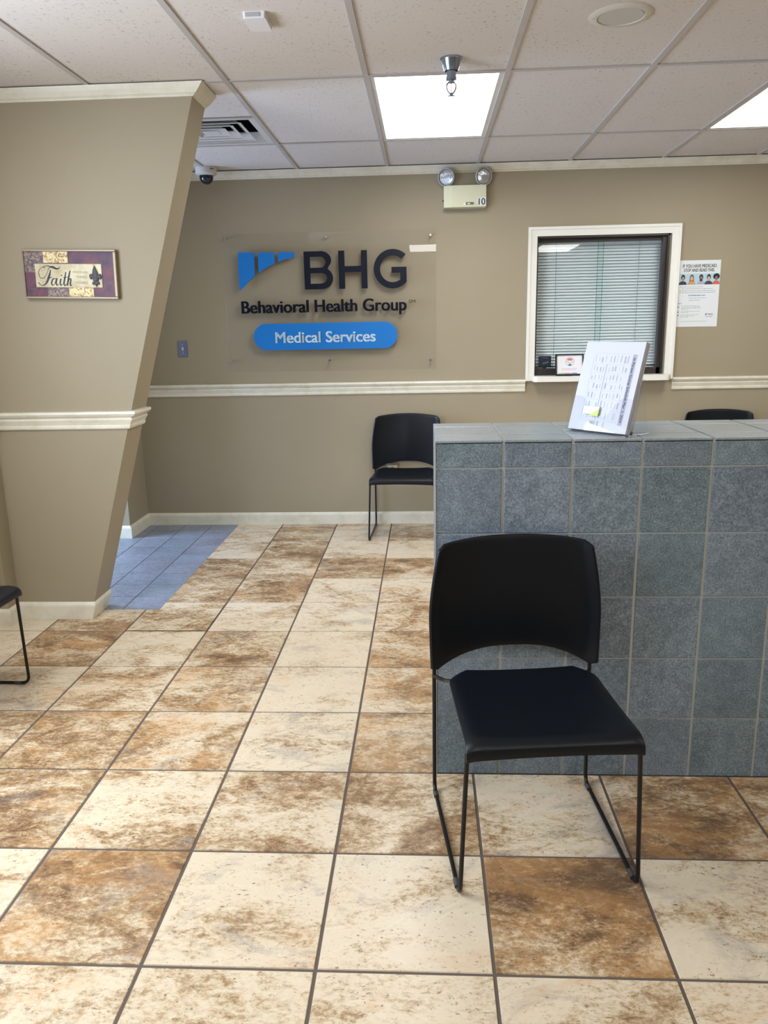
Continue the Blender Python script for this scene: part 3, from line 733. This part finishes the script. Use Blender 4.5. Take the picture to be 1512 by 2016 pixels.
prism(b, [(cxm-.024, czm+.0), (cxm-.022, czm+.002), (cxm-.002, czm-.010), (cxm-.004, czm-.012)], -.0014, -.001); prism(b, [(cxm+.024, czm+.0), (cxm+.022, czm+.002), (cxm+.002, czm-.010), (cxm+.004, czm-.012)], -.0014, -.001); obj('emblem_base', b, mat('emblem_green', (.05, .20, .19), .6), pg)
b = B()
for x0_, x1_, z_ in ((-.056, .056, .046), (-.052, .050, .037)):
    x_ = x0_
    while x_ < x1_: wd = random.uniform(.004, .012); box(b, x_, min(x_+wd, x1_), -.0014, -.001, z_, z_+.0035); x_ += wd+.003
obj('print', b, mat('print_pink', (.70, .42, .38), .6), pg)
for cx_, col in ((-.060, (.30, .62, .30)), (-.020, (.72, .22, .16)), (.030, (.12, .28, .66))):
    b = B(); prism(b, [(cx_-.020, .012), (cx_+.030, .012), (cx_+.018, .019), (cx_-.018, .017)], -.0014, -.001); obj('colour_wash', b, mat('wash', col, .6), pg)

# poster
t = thing('poster', 'white paper notice with bold headline and photo strip beside the service window', 'poster', (1.882, YW, 1.618))
b = B(); prism(b, [(-.137, -.220), (.139, -.222), (.136, .220), (-.137, .221)], -.003, -.0012); sh = obj('sheet', b, mat('poster_paper', (.72, .76, .77), .6), t)
M_pt = mat('poster_ink', (.05, .055, .06), .7)
b = B(); text_bm(b, 'IF YOU HAVE MEDICAID.', -.118, .173, .230, .021, -.0035, .0002, .014); text_bm(b, 'STOP AND READ THIS.', -.110, .145, .208, .021, -.0035, .0002, .014); obj('headline', b, M_pt, sh)
b = B(); box(b, -.136, .137, -.0036, -.003, .060, .134); ph = obj('photo_strip', b, mat('photo_sky', (.42, .60, .68), .6), sh)
def ell(b, cx_, cz_, rx, rz, y, n=20):
    prism(b, [(cx_+rx*math.cos(2*PI*k/n), cz_+rz*math.sin(2*PI*k/n)) for k in range(n)], y-.0002, y)
skin = [(.42, .24, .16), (.62, .38, .28), (.28, .15, .10), (.60, .36, .28), (.30, .16, .11)]
hair = [(.03, .025, .03), (.20, .11, .06), (.04, .03, .03), (.02, .02, .025), (.015, .012, .012)]
shirt = [(.03, .035, .07), (.55, .32, .12), (.38, .38, .55), (.05, .05, .07), (.62, .12, .10)]
for k, cx_ in enumerate((-.112, -.053, .010, .061, .112)):
    b = B(); prism(b, [(cx_-.027, .0605), (cx_+.027 if k < 4 else .1365, .0605), (cx_+.024, .074), (cx_+.010, .084), (cx_-.010, .084), (cx_-.025, .073)], -.0039, -.0037); obj('printed_shirt', b, mat('print_shirt', shirt[k], .7), ph)
    b = B(); ell(b, cx_, .108 if k < 4 else .112, .0135 if k < 4 else .022, .020, -.0040); 
    if k == 1: prism(b, [(cx_-.015, .082), (cx_+.015, .082), (cx_+.013, .108), (cx_-.013, .108)], -.0042, -.0040)
    obj('printed_hair', b, mat('print_hair', hair[k], .7), ph)
    b = B(); ell(b, cx_, .100, .0095, .015, -.0043); obj('printed_face', b, mat('print_skin', skin[k], .7), ph)
    if k == 2:
        b = B(); ell(b, cx_, .089, .0095, .008, -.0045); obj('printed_beard', b, mat('print_beard', (.03, .02, .02), .7), ph)
def words(b, x0_, x1_, z_, h_, y=-.0034, rnd=random.Random(3)):
    x_ = x0_
    while x_ < x1_-.002:
        wd = rnd.uniform(.006, .018); box(b, x_, min(x_+wd, x1_), y, y+.0004, z_, z_+h_*rnd.uniform(.8, 1)); x_ += wd+.003
b = B()
for q in ((-.130, .030, .044), (-.115, .095, .032), (-.131, .112, .018), (-.131, .114, .006), (-.062, .052, -.030), (-.065, .015, -.045)): words(b, q[0], q[1], q[2], .0042)
for q in ((-.110, .014, -.082), (-.110, .020, -.090), (-.110, .022, -.098), (-.111, -.06, -.106), (-.111, .014, -.118), (-.112, -.062, -.126), (-.113, .010, -.141), (-.113, -.02, -.149), (-.113, -.06, -.157), (-.110, .070, -.186)): words(b, q[0], q[1], q[2], .0034)
obj('body_text', b, mat('poster_grey_ink', (.36, .40, .42), .7), sh)
b = B(); words(b, -.068, .048, -.014, .007); words(b, -.135, -.110, -.066, .005)
for z_ in (-.088, -.121, -.143): ell(b, -.131, z_, .005, .005, -.0032)
box(b, .055, .064, -.0034, -.003, -.146, -.132); box(b, .066, .072, -.0034, -.003, -.138, -.132); obj('accent_text', b, mat('poster_blue_ink', (.14, .25, .50), .7), sh)
b = B(); text_bm(b, 'BHG', .077, -.145, .030, .012, -.0034, .0002, .02); words(b, .056, .106, -.156, .003); obj('logo_print', b, mat('poster_logo_ink', (.14, .15, .20), .7), sh)

# light switch
t = thing('light_switch', 'steel toggle light switch plate left of the clear sign', 'light switch', (-1.7505, YW, 1.311))
b = B(); box(b, -.034, .034, -.006, 0, -.057, .057, .003); obj('plate', b, mat('satin_steel', (.20, .23, .36), .22, metal=.8), t)
b = B(); box(b, -.006, .006, -.008, -.005, -.012, .012); box(b, -.004, .004, -.018, -.006, -.002, .009, .001); obj('toggle', b, mat('toggle_ivory', (.62, .62, .62), .4), t)
for z_ in (-.030, .030):
    b = B(); lathe(b, [(0, -.0078), (.0035, -.0072), (.004, -.006)], (0, 0, z_), 'y', 12); obj('screw', b, M_chrome, t)
# two covers low on the wall behind the far chair
M_out = mat('tan_cover', (.34, .28, .19), .45)
t = thing('wall_outlet', 'tan box-covered wall outlet seen under the far chair back', 'outlet', (-.246, YW, .410))
b = B(); box(b, -.037, .037, -.030, 0, -.045, .045, .004); obj('cover', b, M_out, t)
b = B(); box(b, -.043, .038, -.036, -.001, .040, .050, .002); obj('hood', b, M_chrome, t)
b = B(); lathe(b, [(0, -.046), (.006, -.045), (.008, -.030)], (-.003, 0, .020), 'y', 14); obj('latch', b, M_chrome, t)
t = thing('wall_outlet', 'tan wall plate half hidden by the far chair seat and tiled counter', 'outlet', (.015, YW, .375))
b = B(); box(b, -.036, .036, -.006, 0, -.045, .045, .003); obj('cover', b, M_out, t)
b = B(); box(b, -.02, .02, -.008, -.005, -.03, .03, .001); obj('socket', b, mat('socket_tan', (.42, .36, .26), .4), t)

# ------------------------------------------------------------------ plaque on the pier
t = thing('wall_plaque', 'purple wall plaque with Faith in script on the leaning wall stub', 'plaque', (-1.640, YP0, 1.7025), (0, math.radians(1.6), 0))
hx, hz = .2205, .110
M_gold = mat('dull_gold', (.30, .25, .17), .4, metal=.3)
b = B()
sk = .002
for q in ((-hx, hx, hz-.010, hz), (-hx, hx, -hz, -hz+.010), (-hx, -hx+.006, -hz+.010, hz-.010), (hx-.014, hx, -hz+.010, hz-.010)): box(b, q[0], q[1], -.026, 0, q[2], q[3], .0025)
obj('frame', b, M_gold, t)
m = mat('plaque_purple', (.085, .028, .060), .5)
co = objco(m); c = ramp(m, noise(m, co, 14, 5, .6, 1.5), [(.35, (.045, .022, .06)), (.5, (.105, .030, .060)), (.68, (.17, .045, .055))]); LK(m, c, bsdf(m).inputs['Base Color'])
b = B(); box(b, -hx+.005, hx-.012, -.018, -.002, -hz+.008, hz-.008); bd = obj('art_board', b, m, t)
m = mat('plaque_floral', (.3, .2, .15), .5); c = ramp(m, noise(m, objco(m), 38, 5, .65, 2.0), [(.38, (.05, .055, .09)), (.5, (.16, .11, .10)), (.6, (.36, .25, .18))]); LK(m, c, bsdf(m).inputs['Base Color'])
b = B(); prism(b, [(-hx+.005, .008), (-.165, .008), (-.165, .040), (-.123, .040), (-.123, hz-.008), (-hx+.005, hz-.008)], -.0185, -.018); obj('dark_floral_panel', b, m, bd)
b = B(); box(b, -.115, -.012, -.0185, -.018, -hz+.008, -.055); obj('dark_floral_panel', b, m, bd)
m = mat('plaque_leaf_print', (.7, .6, .3), .5); c = ramp(m, noise(m, objco(m), 55, 4, .6, 1.2), [(.44, (.36, .20, .08)), (.52, (.74, .64, .34))]); LK(m, c, bsdf(m).inputs['Base Color'])
b = B(); box(b, -.123, -.008, -.0195, -.018, .050, hz-.007); obj('leaf_panel', b, m, bd)
b = B(); box(b, -.012, .104, -.0195, -.018, -hz+.007, -.056); obj('leaf_panel', b, m, bd)
m = mat('plaque_cream', (.62, .55, .36), .5); c = ramp(m, noise(m, objco(m), 12, 3, .6), [(.35, (.46, .38, .22)), (.6, (.68, .62, .42))]); LK(m, c, bsdf(m).inputs['Base Color'])
b = B(); box(b, -.166, .149, -.0215, -.018, -.059, .046, .0015); cr = obj('cream_panel', b, m, bd)
# script word drawn as pen strokes of varying width
def stroke(b, pts, ws, y=-.0222, sub=8):
    P = [Vector((p[0], 0, p[1])) for p in pts]; out = []; W_ = []
    n = len(P)
    for i in range(n-1):
        p0, p1, p2, p3 = P[max(i-1, 0)], P[i], P[i+1], P[min(i+2, n-1)]
        for k in range(sub):
            s = k/sub
            out.append(.5*((2*p1)+(-p0+p2)*s+(2*p0-5*p1+4*p2-p3)*s*s+(-p0+3*p1-3*p2+p3)*s**3)); W_.append(ws[i]*(1-s)+ws[i+1]*s)
    out.append(P[-1]); W_.append(ws[-1]); prev = None
    for i, p in enumerate(out):
        d = (out[min(i+1, len(out)-1)]-out[max(i-1, 0)]).normalized(); q = Vector((-d.z, 0, d.x))*W_[i]*.5
        pair = (b.verts.new(p+q+Vector((0, y, 0))), b.verts.new(p-q+Vector((0, y, 0))))
        if prev: b.faces.new((prev[0], prev[1], pair[1], pair[0]))
        prev = pair
def FP(px_, py_):   # plaque picture units -> plaque plane
    return ((px_-693)*(.4405/913), (405-py_)*(.4405/913)*1.03)
b = B(); U = .0021
stroke(b, [FP(*q) for q in ((455, 345), (410, 350), (385, 390), (395, 435), (430, 440), (465, 400), (490, 350), (530, 338), (570, 358), (600, 340))], [U*q for q in (.8, 1, 1.2, 1.4, 1.2, .9, 1.2, 2.4, 2.0, .7)])
stroke(b, [FP(*q) for q in ((455, 345), (430, 338), (470, 330), (520, 345), (565, 358), (598, 345))], [U*q for q in (.6, .8, 1.4, 3, 2.4, .7)])
stroke(b, [FP(*q) for q in ((505, 365), (488, 415), (462, 470), (435, 500), (400, 505), (372, 480))], [U*q for q in (1.5, 4.5, 4.5, 2.5, 1.2, 2.2)])
stroke(b, [FP(*q) for q in ((462, 440), (500, 436), (512, 430))], [U*q for q in (1, 1.6, .8)])
stroke(b, [FP(*q) for q in ((548, 445), (520, 450), (503, 485), (512, 505), (532, 492), (552, 450))], [U*q for q in (1.2, 2.8, 3.6, 2.2, 1.2, 1.4)])
stroke(b, [FP(*q) for q in ((560, 440), (548, 480), (555, 505), (575, 490))], [U*q for q in (3, 3.6, 2.4, .8)])
stroke(b, [FP(*q) for q in ((600, 445), (588, 480), (592, 505), (612, 490))], [U*q for q in (3.2, 3.6, 2.4, .8)])
stroke(b, [FP(*q) for q in ((604, 412), (608, 420))], [U*q for q in (3, 3)])
stroke(b, [FP(*q) for q in ((652, 385), (636, 445), (624, 488), (632, 507), (652, 490))], [U*q for q in (2, 3.8, 3.8, 2.4, .8)])
stroke(b, [FP(*q) for q in ((622, 436), (668, 430))], [U*q for q in (1.2, 1.2)])
stroke(b, [FP(*q) for q in ((695, 372), (676, 430), (656, 508))], [U*q for q in (2.4, 4, 3.4)])
stroke(b, [FP(*q) for q in ((664, 475), (682, 448), (696, 450), (686, 490), (692, 508), (702, 498))], [U*q for q in (1, 1.8, 3, 3.6, 2.4, .8)])
o = obj('script_word', b, mat('script_ink', (.020, .022, .035), .5), cr)
b = B(); M_small = mat('plaque_small_ink', (.26, .25, .20), .6)
text_bm(b, 'MAKES ALL', .014, FP(0, 395)[1], .072, .010, -.0222, .0002); text_bm(b, 'THINGS', .028, FP(0, 440)[1], .051, .010, -.0222, .0002); text_bm(b, 'POSSIBLE', .024, FP(0, 490)[1], .056, .010, -.0222, .0002)
obj('small_text', b, M_small, cr)
# fleur-de-lis ornament
b = B()
def sm(pts, y0=-.030, y1=-.0215):
    prism(b, [FP(*p) for p in pts], y0, y1)
sm([(935, 330), (950, 360), (965, 395), (960, 430), (950, 450), (932, 450), (920, 430), (912, 400), (922, 360)])
for s in (-1, 1):
    c_ = 941
    sm([(c_+s*10, 450), (c_+s*18, 425), (c_+s*30, 405), (c_+s*46, 400), (c_+s*58, 415), (c_+s*56, 440), (c_+s*42, 452), (c_+s*40, 436), (c_+s*32, 430), (c_+s*24, 445), (c_+s*20, 456)][::s])
    sm([(c_+s*4, 462), (c_+s*20, 466), (c_+s*34, 478), (c_+s*34, 495), (c_+s*22, 500), (c_+s*16, 488), (c_+s*6, 500)][::s])
sm([(915, 448), (968, 448), (968, 462), (915, 462)], -.032); sm([(934, 460), (950, 460), (952, 500), (944, 515), (934, 500)])
bmesh.ops.bevel(b, geom=list(b.edges), offset=.0012, segments=2, affect='EDGES')
orn = obj('ornament', b, mat('pewter', (.05, .05, .06), .55, metal=.2), t)
b = B()
for q in ((936, 326), (944, 452), (948, 518)):
    x_, z_ = FP(*q); lathe(b, [(0, -.036), (.0022, -.0345), (.0028, -.032), (.002, -.028)], (x_, 0, z_), 'y', 10)
obj('stud', b, mat('bright_stud', (.9, .9, .88), .1, metal=.8), orn)

# ------------------------------------------------------------------ tiled counter
HC = 1.104; KX0 = .026; KX1 = 2.45; KY0 = 2.306; KY1 = 2.728; KT = .2038
t = thing('tiled_counter', 'grey-green stone-tiled half wall counter behind the nearest chair', 'counter', (KX0, KY0, 0))
LX = KX1-KX0; LY = KY1-KY0
b = B(); box(b, .005, LX, .004, LY, 0, HC-.012); [box(b, c_*KT-.0022, c_*KT+.0042, .002, LY, HC-.014, HC-.0035) for c_ in range(1, 12)]; obj('core', b, M_cgrout, t)
b = B(); ls2 = b.loops.layers.float_vector.new('seed')
def ctile(x0, x1, y0, y1, z0, z1, bev=.0018):
    n0 = set(b.faces); box(b, x0, x1, y0, y1, z0, z1, bev)
    sd = (rr.uniform(0, 60), rr.uniform(0, 60), rr.uniform(0, 9))
    for f in b.faces:
        if f not in n0:
            for l in f.loops: l[ls2] = sd
gg = .0042
zr = [0, .204, .408, .612, .816, 1.019, HC-.008]
nx = int(LX/KT)+1
for r in range(6):
    for c in range(nx):
        x0, x1 = c*KT+gg, min((c+1)*KT, LX)-gg
        if c == 0: x0 = .003
        if x1-x0 > .01: ctile(x0, x1, 0, .008, zr[r]+(gg*.6 if r else 0), zr[r+1]-gg*.6)
obj('front_tiles', b, M_ctile, t)
b = B(); ls2 = b.loops.layers.float_vector.new('seed')
for r in range(6):
    for (y0, y1) in ((.010, .150), (.156, .353), (.359, LY)):
        ctile(0, .008, y0, y1, zr[r]+(gg*.5 if r else 0), zr[r+1]-gg*.5)
obj('side_tiles', b, M_ctile, t)
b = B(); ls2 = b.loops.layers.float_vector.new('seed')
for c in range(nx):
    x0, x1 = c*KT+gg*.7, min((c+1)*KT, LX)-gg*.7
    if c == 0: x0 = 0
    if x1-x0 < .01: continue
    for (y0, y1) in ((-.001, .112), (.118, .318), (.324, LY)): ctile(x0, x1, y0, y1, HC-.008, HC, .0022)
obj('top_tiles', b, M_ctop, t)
b = B(); box(b, -.002, .0035, -.0015, .002, 0, HC-.008, .0005); obj('edge_strip', b, mat('edge_trim_metal', (.50, .52, .52), .4, metal=.3), t)

# ------------------------------------------------------------------ brochure holder with sheets
ph_, al = -.87442, .29557
OX, OY = .45197, 2.49992
t = thing('brochure_holder', 'clear acrylic leaflet stand on the tiled counter', 'brochure holder', (OX, OY, HC), (0, 0, ph_))
# local: x along the sheet bottom, y backwards, leaning plane rises with tan(al)
sa, ca = math.sin(al), math.cos(al)
def slab(b, x0, x1, s0, s1, d0, d1, zb=.008, y0=0.0):
    """box in the leaning plane: s up along the sheet, d away from the viewer, normal to it"""
    def P(x, s, d): return (x, y0+s*sa+d*ca, zb+s*ca-d*sa)
    V = [b.verts.new(P(x, s, d)) for x in (x0, x1) for s in (s0, s1) for d in (d0, d1)]
    for f in ((0, 1, 3, 2), (4, 6, 7, 5), (0, 4, 5, 1), (2, 3, 7, 6), (0, 2, 6, 4), (1, 5, 7, 3)): b.faces.new([V[i] for i in f])
b = B(); slab(b, -.006, .222, 0.003, .172, .0235, .026); obj('back_panel', b, M_holder, t)
b = B()
# front lip: scooped panel
top = [(-.006+.228*k/24, .105-.062*math.exp(-(((k-12)/5.5)**4))) for k in range(25)]
front = [(-.006, 0)]+top+[(.222, 0)]
front = front[:1]+top+front[-1:]
A = [b.verts.new((p[0], p[1]*sa-.004*ca, .008+p[1]*ca+.004*sa)) for p in front]; A2 = [b.verts.new((p[0], p[1]*sa-.0065*ca, .008+p[1]*ca+.0065*sa)) for p in front]
b.faces.new(A); b.faces.new(A2[::-1])
for i in range(len(A)): b.faces.new((A[i], A2[i], A2[(i+1) % len(A)], A[(i+1) % len(A)]))
obj('front_lip', b, M_holder, t)
for x in (-.0085, .2215):
    b = B(); slab(b, x, x+.0025, 0, .150, -.006, .024); obj('side_panel', b, M_holder, t)
b = B(); box(b, -.0085, .224, -.008, .105, .0, .0028, .0008); slab(b, -.006, .222, -.0012, 0.0002, -.006, .020); obj('base', b, M_holder, t)
b = B(); V = []
# rear foot: panel going straight down from the back panel's top
y_t, z_t = .172*sa+.026*ca, .008+.172*ca-.026*sa
for x in (-.006, .222):
    V += [b.verts.new((x, y_t, z_t)), b.verts.new((x, y_t+.0028, z_t)), b.verts.new((x, .1035, .0028)), b.verts.new((x, .1005, .0028))]
for f in ((0, 1, 2, 3), (7, 6, 5, 4), (0, 4, 5, 1), (1, 5, 6, 2), (2, 6, 7, 3), (3, 7, 4, 0)): b.faces.new([V[i] for i in f])
obj('rear_foot', b, M_holder, t)
b = B(); tube(b, fillet([(-.010, .050, .115), (-.010, .066, .118), (-.010, .070, .160), (-.010, .056, .160), (-.010, .046, .116)], .006), .0014, 8); obj('side_clip', b, M_holder, t)

t = thing('leaflet_stack', 'stack of white schedule sheets leaning in the clear stand', 'paper', (OX, OY, HC), (0, 0, ph_))
M_paper2 = mat('paper_edges', (.60, .59, .64), .8)
b = B(); slab(b, 0, .216, 0, .279, 0, .0004); top_sheet = obj('top_sheet', b, M_paper, t)
b = B(); rr2 = random.Random(5)
d = .0016
while d < .019:
    dx = rr2.uniform(-.0015, .0015)+d*.06; ds = rr2.uniform(-.002, .0015)
    slab(b, dx, dx+.2155, max(0, ds), .278+min(ds, 0), d, d+.0022); d += .0030
obj('lower_sheets', b, M_paper2, t)
# printing on the top sheet (landscape table turned on its side). u across 0..216, v up 0..279 (mm)
def pr(b, u0, u1, v0, v1, lift=.0003): slab(b, u0/1000, u1/1000, v0/1000, v1/1000, -lift, -.00005)
b = B(); r3 = random.Random(9)
ub = [44, 79, 113, 147, 182]           # columns of the table (across)
vb = [32, 66, 99, 126, 154, 181, 208, 242]
U0, U1 = 40, 176
for v in vb: pr(b, U0, U1, v-.3, v+.3)
pr(b, U0, U0+.6, vb[0], vb[-1])
obj('table_lines', b, M_inkl, top_sheet)
b = B()
for k in range(len(vb)-1):
    v0, v1 = vb[k], vb[k+1]
    if k < 6: pr(b, 93, 95.2, v0+2, v1-1)
    us = [48, 60, 72, 84, 104, 116, 128, 142, 156, 166]
    for u_ in us:
        if r3.random() < .82:
            a_, c_ = r3.uniform(.12, .3), r3.uniform(.6, .88)
            pr(b, u_+r3.uniform(-2, 2), u_+r3.uniform(-2, 2)+r3.choice((1.4, 1.8, 2.6)), v0+(v1-v0)*a_, v0+(v1-v0)*c_)
obj('table_entries', b, M_ink, top_sheet)
b = B(); pr(b, 181, 196, 24, 240, .0002); obj('title_band', b, mat('band_grey', (.42, .44, .55), .8), top_sheet)
b = B()
text_bm(b, 'In Person Group Schedule Mar. 1, 2024', 0, 0, .196, .0085, 0, .0, .02, xdir=(0, -sa, -ca), zdir=(1, 0, 0), ndir=(0, -ca, sa), origin=(.1845, .229*sa-.0004*ca, .008+.229*ca+.0004*sa))
obj('title', b, M_inkd, top_sheet)
b = B(); pr(b, 78, 92, 15, 31); pr(b, 104, 110, 15, 32); pr(b, 128, 131, 14, 30); pr(b, 94, 98, 15, 31)
obj('print', b, M_ink, top_sheet)
t = thing('sticky_note', 'pale note with a lime green corner stuck on the clear stand', 'sticky note', (OX, OY, HC), (0, 0, ph_))
b = B()
slab(b, .050, .108, .050, .074, -.0078, -.0068); n1 = obj('note', b, mat('note_white', (.80, .82, .84), .7), t)
b = B()
def tri(b, pts, d0, d1):
    def P(x, s, d): return (x, s*sa+d*ca, .008+s*ca-d*sa)
    A = [b.verts.new(P(p[0], p[1], d0)) for p in pts]; B_ = [b.verts.new(P(p[0], p[1], d1)) for p in pts]; b.faces.new(A); b.faces.new(B_[::-1])
    for i in range(len(A)): b.faces.new((A[i], B_[i], B_[(i+1) % len(A)], A[(i+1) % len(A)]))
tri(b, [(.074, .044), (.108, .046), (.109, .066), (.096, .060)], -.0084, -.0079); obj('lime_corner', b, mat('lime_paper', (.62, .90, .22), .7), t)

# ------------------------------------------------------------------ chairs (sled base, moulded seat and back)
def make_chair(label):
    t = thing('waiting_chair', label, 'chair', group='black stacking waiting-room chairs')
    # seat shell
    b = B(); nu, nv = 20, 22; G = []
    for j in range(nv+1):
        s = j/nv; row = []
        # path from rear edge forward, then rolling down at the front
        L1 = .395
        if s < .80:
            y = .150 - (s/.80)*L1; z = .447 - .004*math.sin(s/.80*PI)
        else:
            a = min(1, (s-.80)/.14)*1.50; R_ = .028; y = .150-L1 - R_*math.sin(a); z = .447-R_*(1-math.cos(a))
            if s > .94: z -= .020*(s-.94)/.06
        hwid = .216+.006*(s/.8 if s < .8 else 1)
        if y > .095: hwid -= .042*((y-.095)/.055)**1.6
        for i in range(nu+1):
            u = -1+2*i/nu
            x = hwid*u
            edge = max(0, abs(u)-.90)/.10
            dip = -.010*(1-u*u)*math.sin(min(1, s/.8)*PI*.9+.15) - .010*edge**2
            row.append(b.verts.new((x, y, z+dip*(1 if s < .85 else .3+.7*(1-s)/.15)+(.004*abs(u)**3 if s < .8 else 0)-(.010*(1-u*u)*((s-.8)/.2) if s > .8 else 0)*-.6)))
        G.append(row)
    for j in range(nv):
        for i in range(nu): b.faces.new((G[j][i], G[j][i+1], G[j+1][i+1], G[j+1][i]))
    seat = obj('seat', b, M_chair, t, smooth=True)
    md = seat.modifiers.new('t', 'SOLIDIFY'); md.thickness = .013; md.offset = -1
    md = seat.modifiers.new('b', 'BEVEL'); md.width = .003; md.segments = 2; md.limit_method = 'ANGLE'
    # back shell
    b = B(); nu, nv = 28, 16; G = []
    for j in range(nv+1):
        v = j/nv; row = []
        for i in range(nu+1):
            u = -1+2*i/nu; au = abs(u)
            zt = .806+.020*(1-au**2.2)-.012*max(0, (au-.93)/.07)**2
            zb_ = .418+.062*max(0, 1-(au/.92)**2.4)
            if au > .92: zb_ = .418+.010*((au-.92)/.08)**2
            z = zb_+(zt-zb_)*v
            h_ = (z-.42)/.40
            hwid = .2535 + .004*math.sin(min(1, max(0, h_))*PI) - .030*max(0, (h_-.42)/.58)**1.5
            y = .228 + .016*h_ + .026 - .030*au**2.6 - .020*max(0, (au-.90)/.10)**1.3
            y += -.012*math.sin(PI*max(0, min(1, h_)))*(1-au)
            row.append(b.verts.new((hwid*u, y, z)))
        G.append(row)
    for j in range(nv):
        for i in range(nu): b.faces.new((G[j][i], G[j][i+1], G[j+1][i+1], G[j+1][i]))
    back = obj('backrest', b, M_chair, t, smooth=True)
    md = back.modifiers.new('t', 'SOLIDIFY'); md.thickness = .012; md.offset = 0
    md = back.modifiers.new('b', 'BEVEL'); md.width = .0035; md.segments = 2; md.limit_method = 'ANGLE'
    # steel side loops: rear upright, floor runner, front leg, seat rail
    r = .0062
    for s in (-1, 1):
        pts = [(s*.234, .252, .60), (s*.242, .246, .415), (s*.243, .240, r), (s*.233, -.247, r), (s*.216, -.250, .421), (s*.200, -.20, .424), (s*.200, .13, .424), (s*.215, .20, .392), (s*.242, .244, .388)]
        b = B(); tube(b, fillet(pts[:6], .034, 8)+fillet(pts[5:], .03, 5)[1:], r, 12); fr = obj('side_frame', b, M_leg, t, smooth=True)
        b = B(); tube(b, [(s*.2425, .222, .0045), (s*.2418, .190, .0045)], .0082, 10); obj('glide', b, M_rubber, fr)
        b = B(); tube(b, [(s*.2336, -.214, .0045), (s*.2343, -.185, .0045)], .0082, 10); obj('glide', b, M_rubber, fr)
    b = B(); tube(b, [(-.204, .13, .425), (.204, .13, .425)], r, 10); obj('cross_bar', b, M_leg, t)
    b = B(); tube(b, [(-.206, -.17, .420), (.206, -.17, .420)], r, 10); obj('cross_bar', b, M_leg, t)
    return t
def place(o, x, y, deg): o.location = (x, y, 0); o.rotation_euler = (0, 0, math.radians(deg)); return o
ch = place(make_chair('black plastic chair standing in front of the tiled counter, nearest to the camera'), .286, 2.000, 5.8)
dup(ch, (-.148, 5.388, 0), (0, 0, math.radians(-3.5)), 'black plastic chair against the back wall under the clear sign, partly behind the counter')
dup(ch, (2.070, 5.388, 0), (0, 0, math.radians(0.5)), 'black chair showing only its top edge above the counter below the poster')
dup(ch, (-1.923, 2.712, 0), (0, 0, math.radians(90)), 'black chair at the left edge of the photo, facing right beside the leaning wall')

# ------------------------------------------------------------------ unseen openings that let the daylight in
b = B()
for q in ((.95, 2.55, .95, 1.0), (.95, 2.55, 2.11, 2.16), (.95, 1.0, 1.0, 2.11), (2.5, 2.55, 1.0, 2.11)): box(b, XL-.10, XL+.01, q[0], q[1], q[2], q[3])
w2 = struct(obj('window_2', b, M_white_trim))
b = B(); box(b, XL-.06, XL-.055, .99, 2.51, .99, 2.12); obj('pane', b, M_pane, w2)
b = B()
for q in ((4.02, 4.12, 0, 2.1), (5.05, 5.15, 0, 2.1), (4.12, 5.05, 0, .2), (4.12, 5.05, 2.0, 2.1)): box(b, -4.38, -4.33, q[0], q[1], q[2], q[3])
d1 = struct(obj('door_1', b, M_bronze))
b = B(); box(b, -4.36, -4.355, 4.12, 5.05, .2, 2.0); obj('pane', b, M_pane, d1)
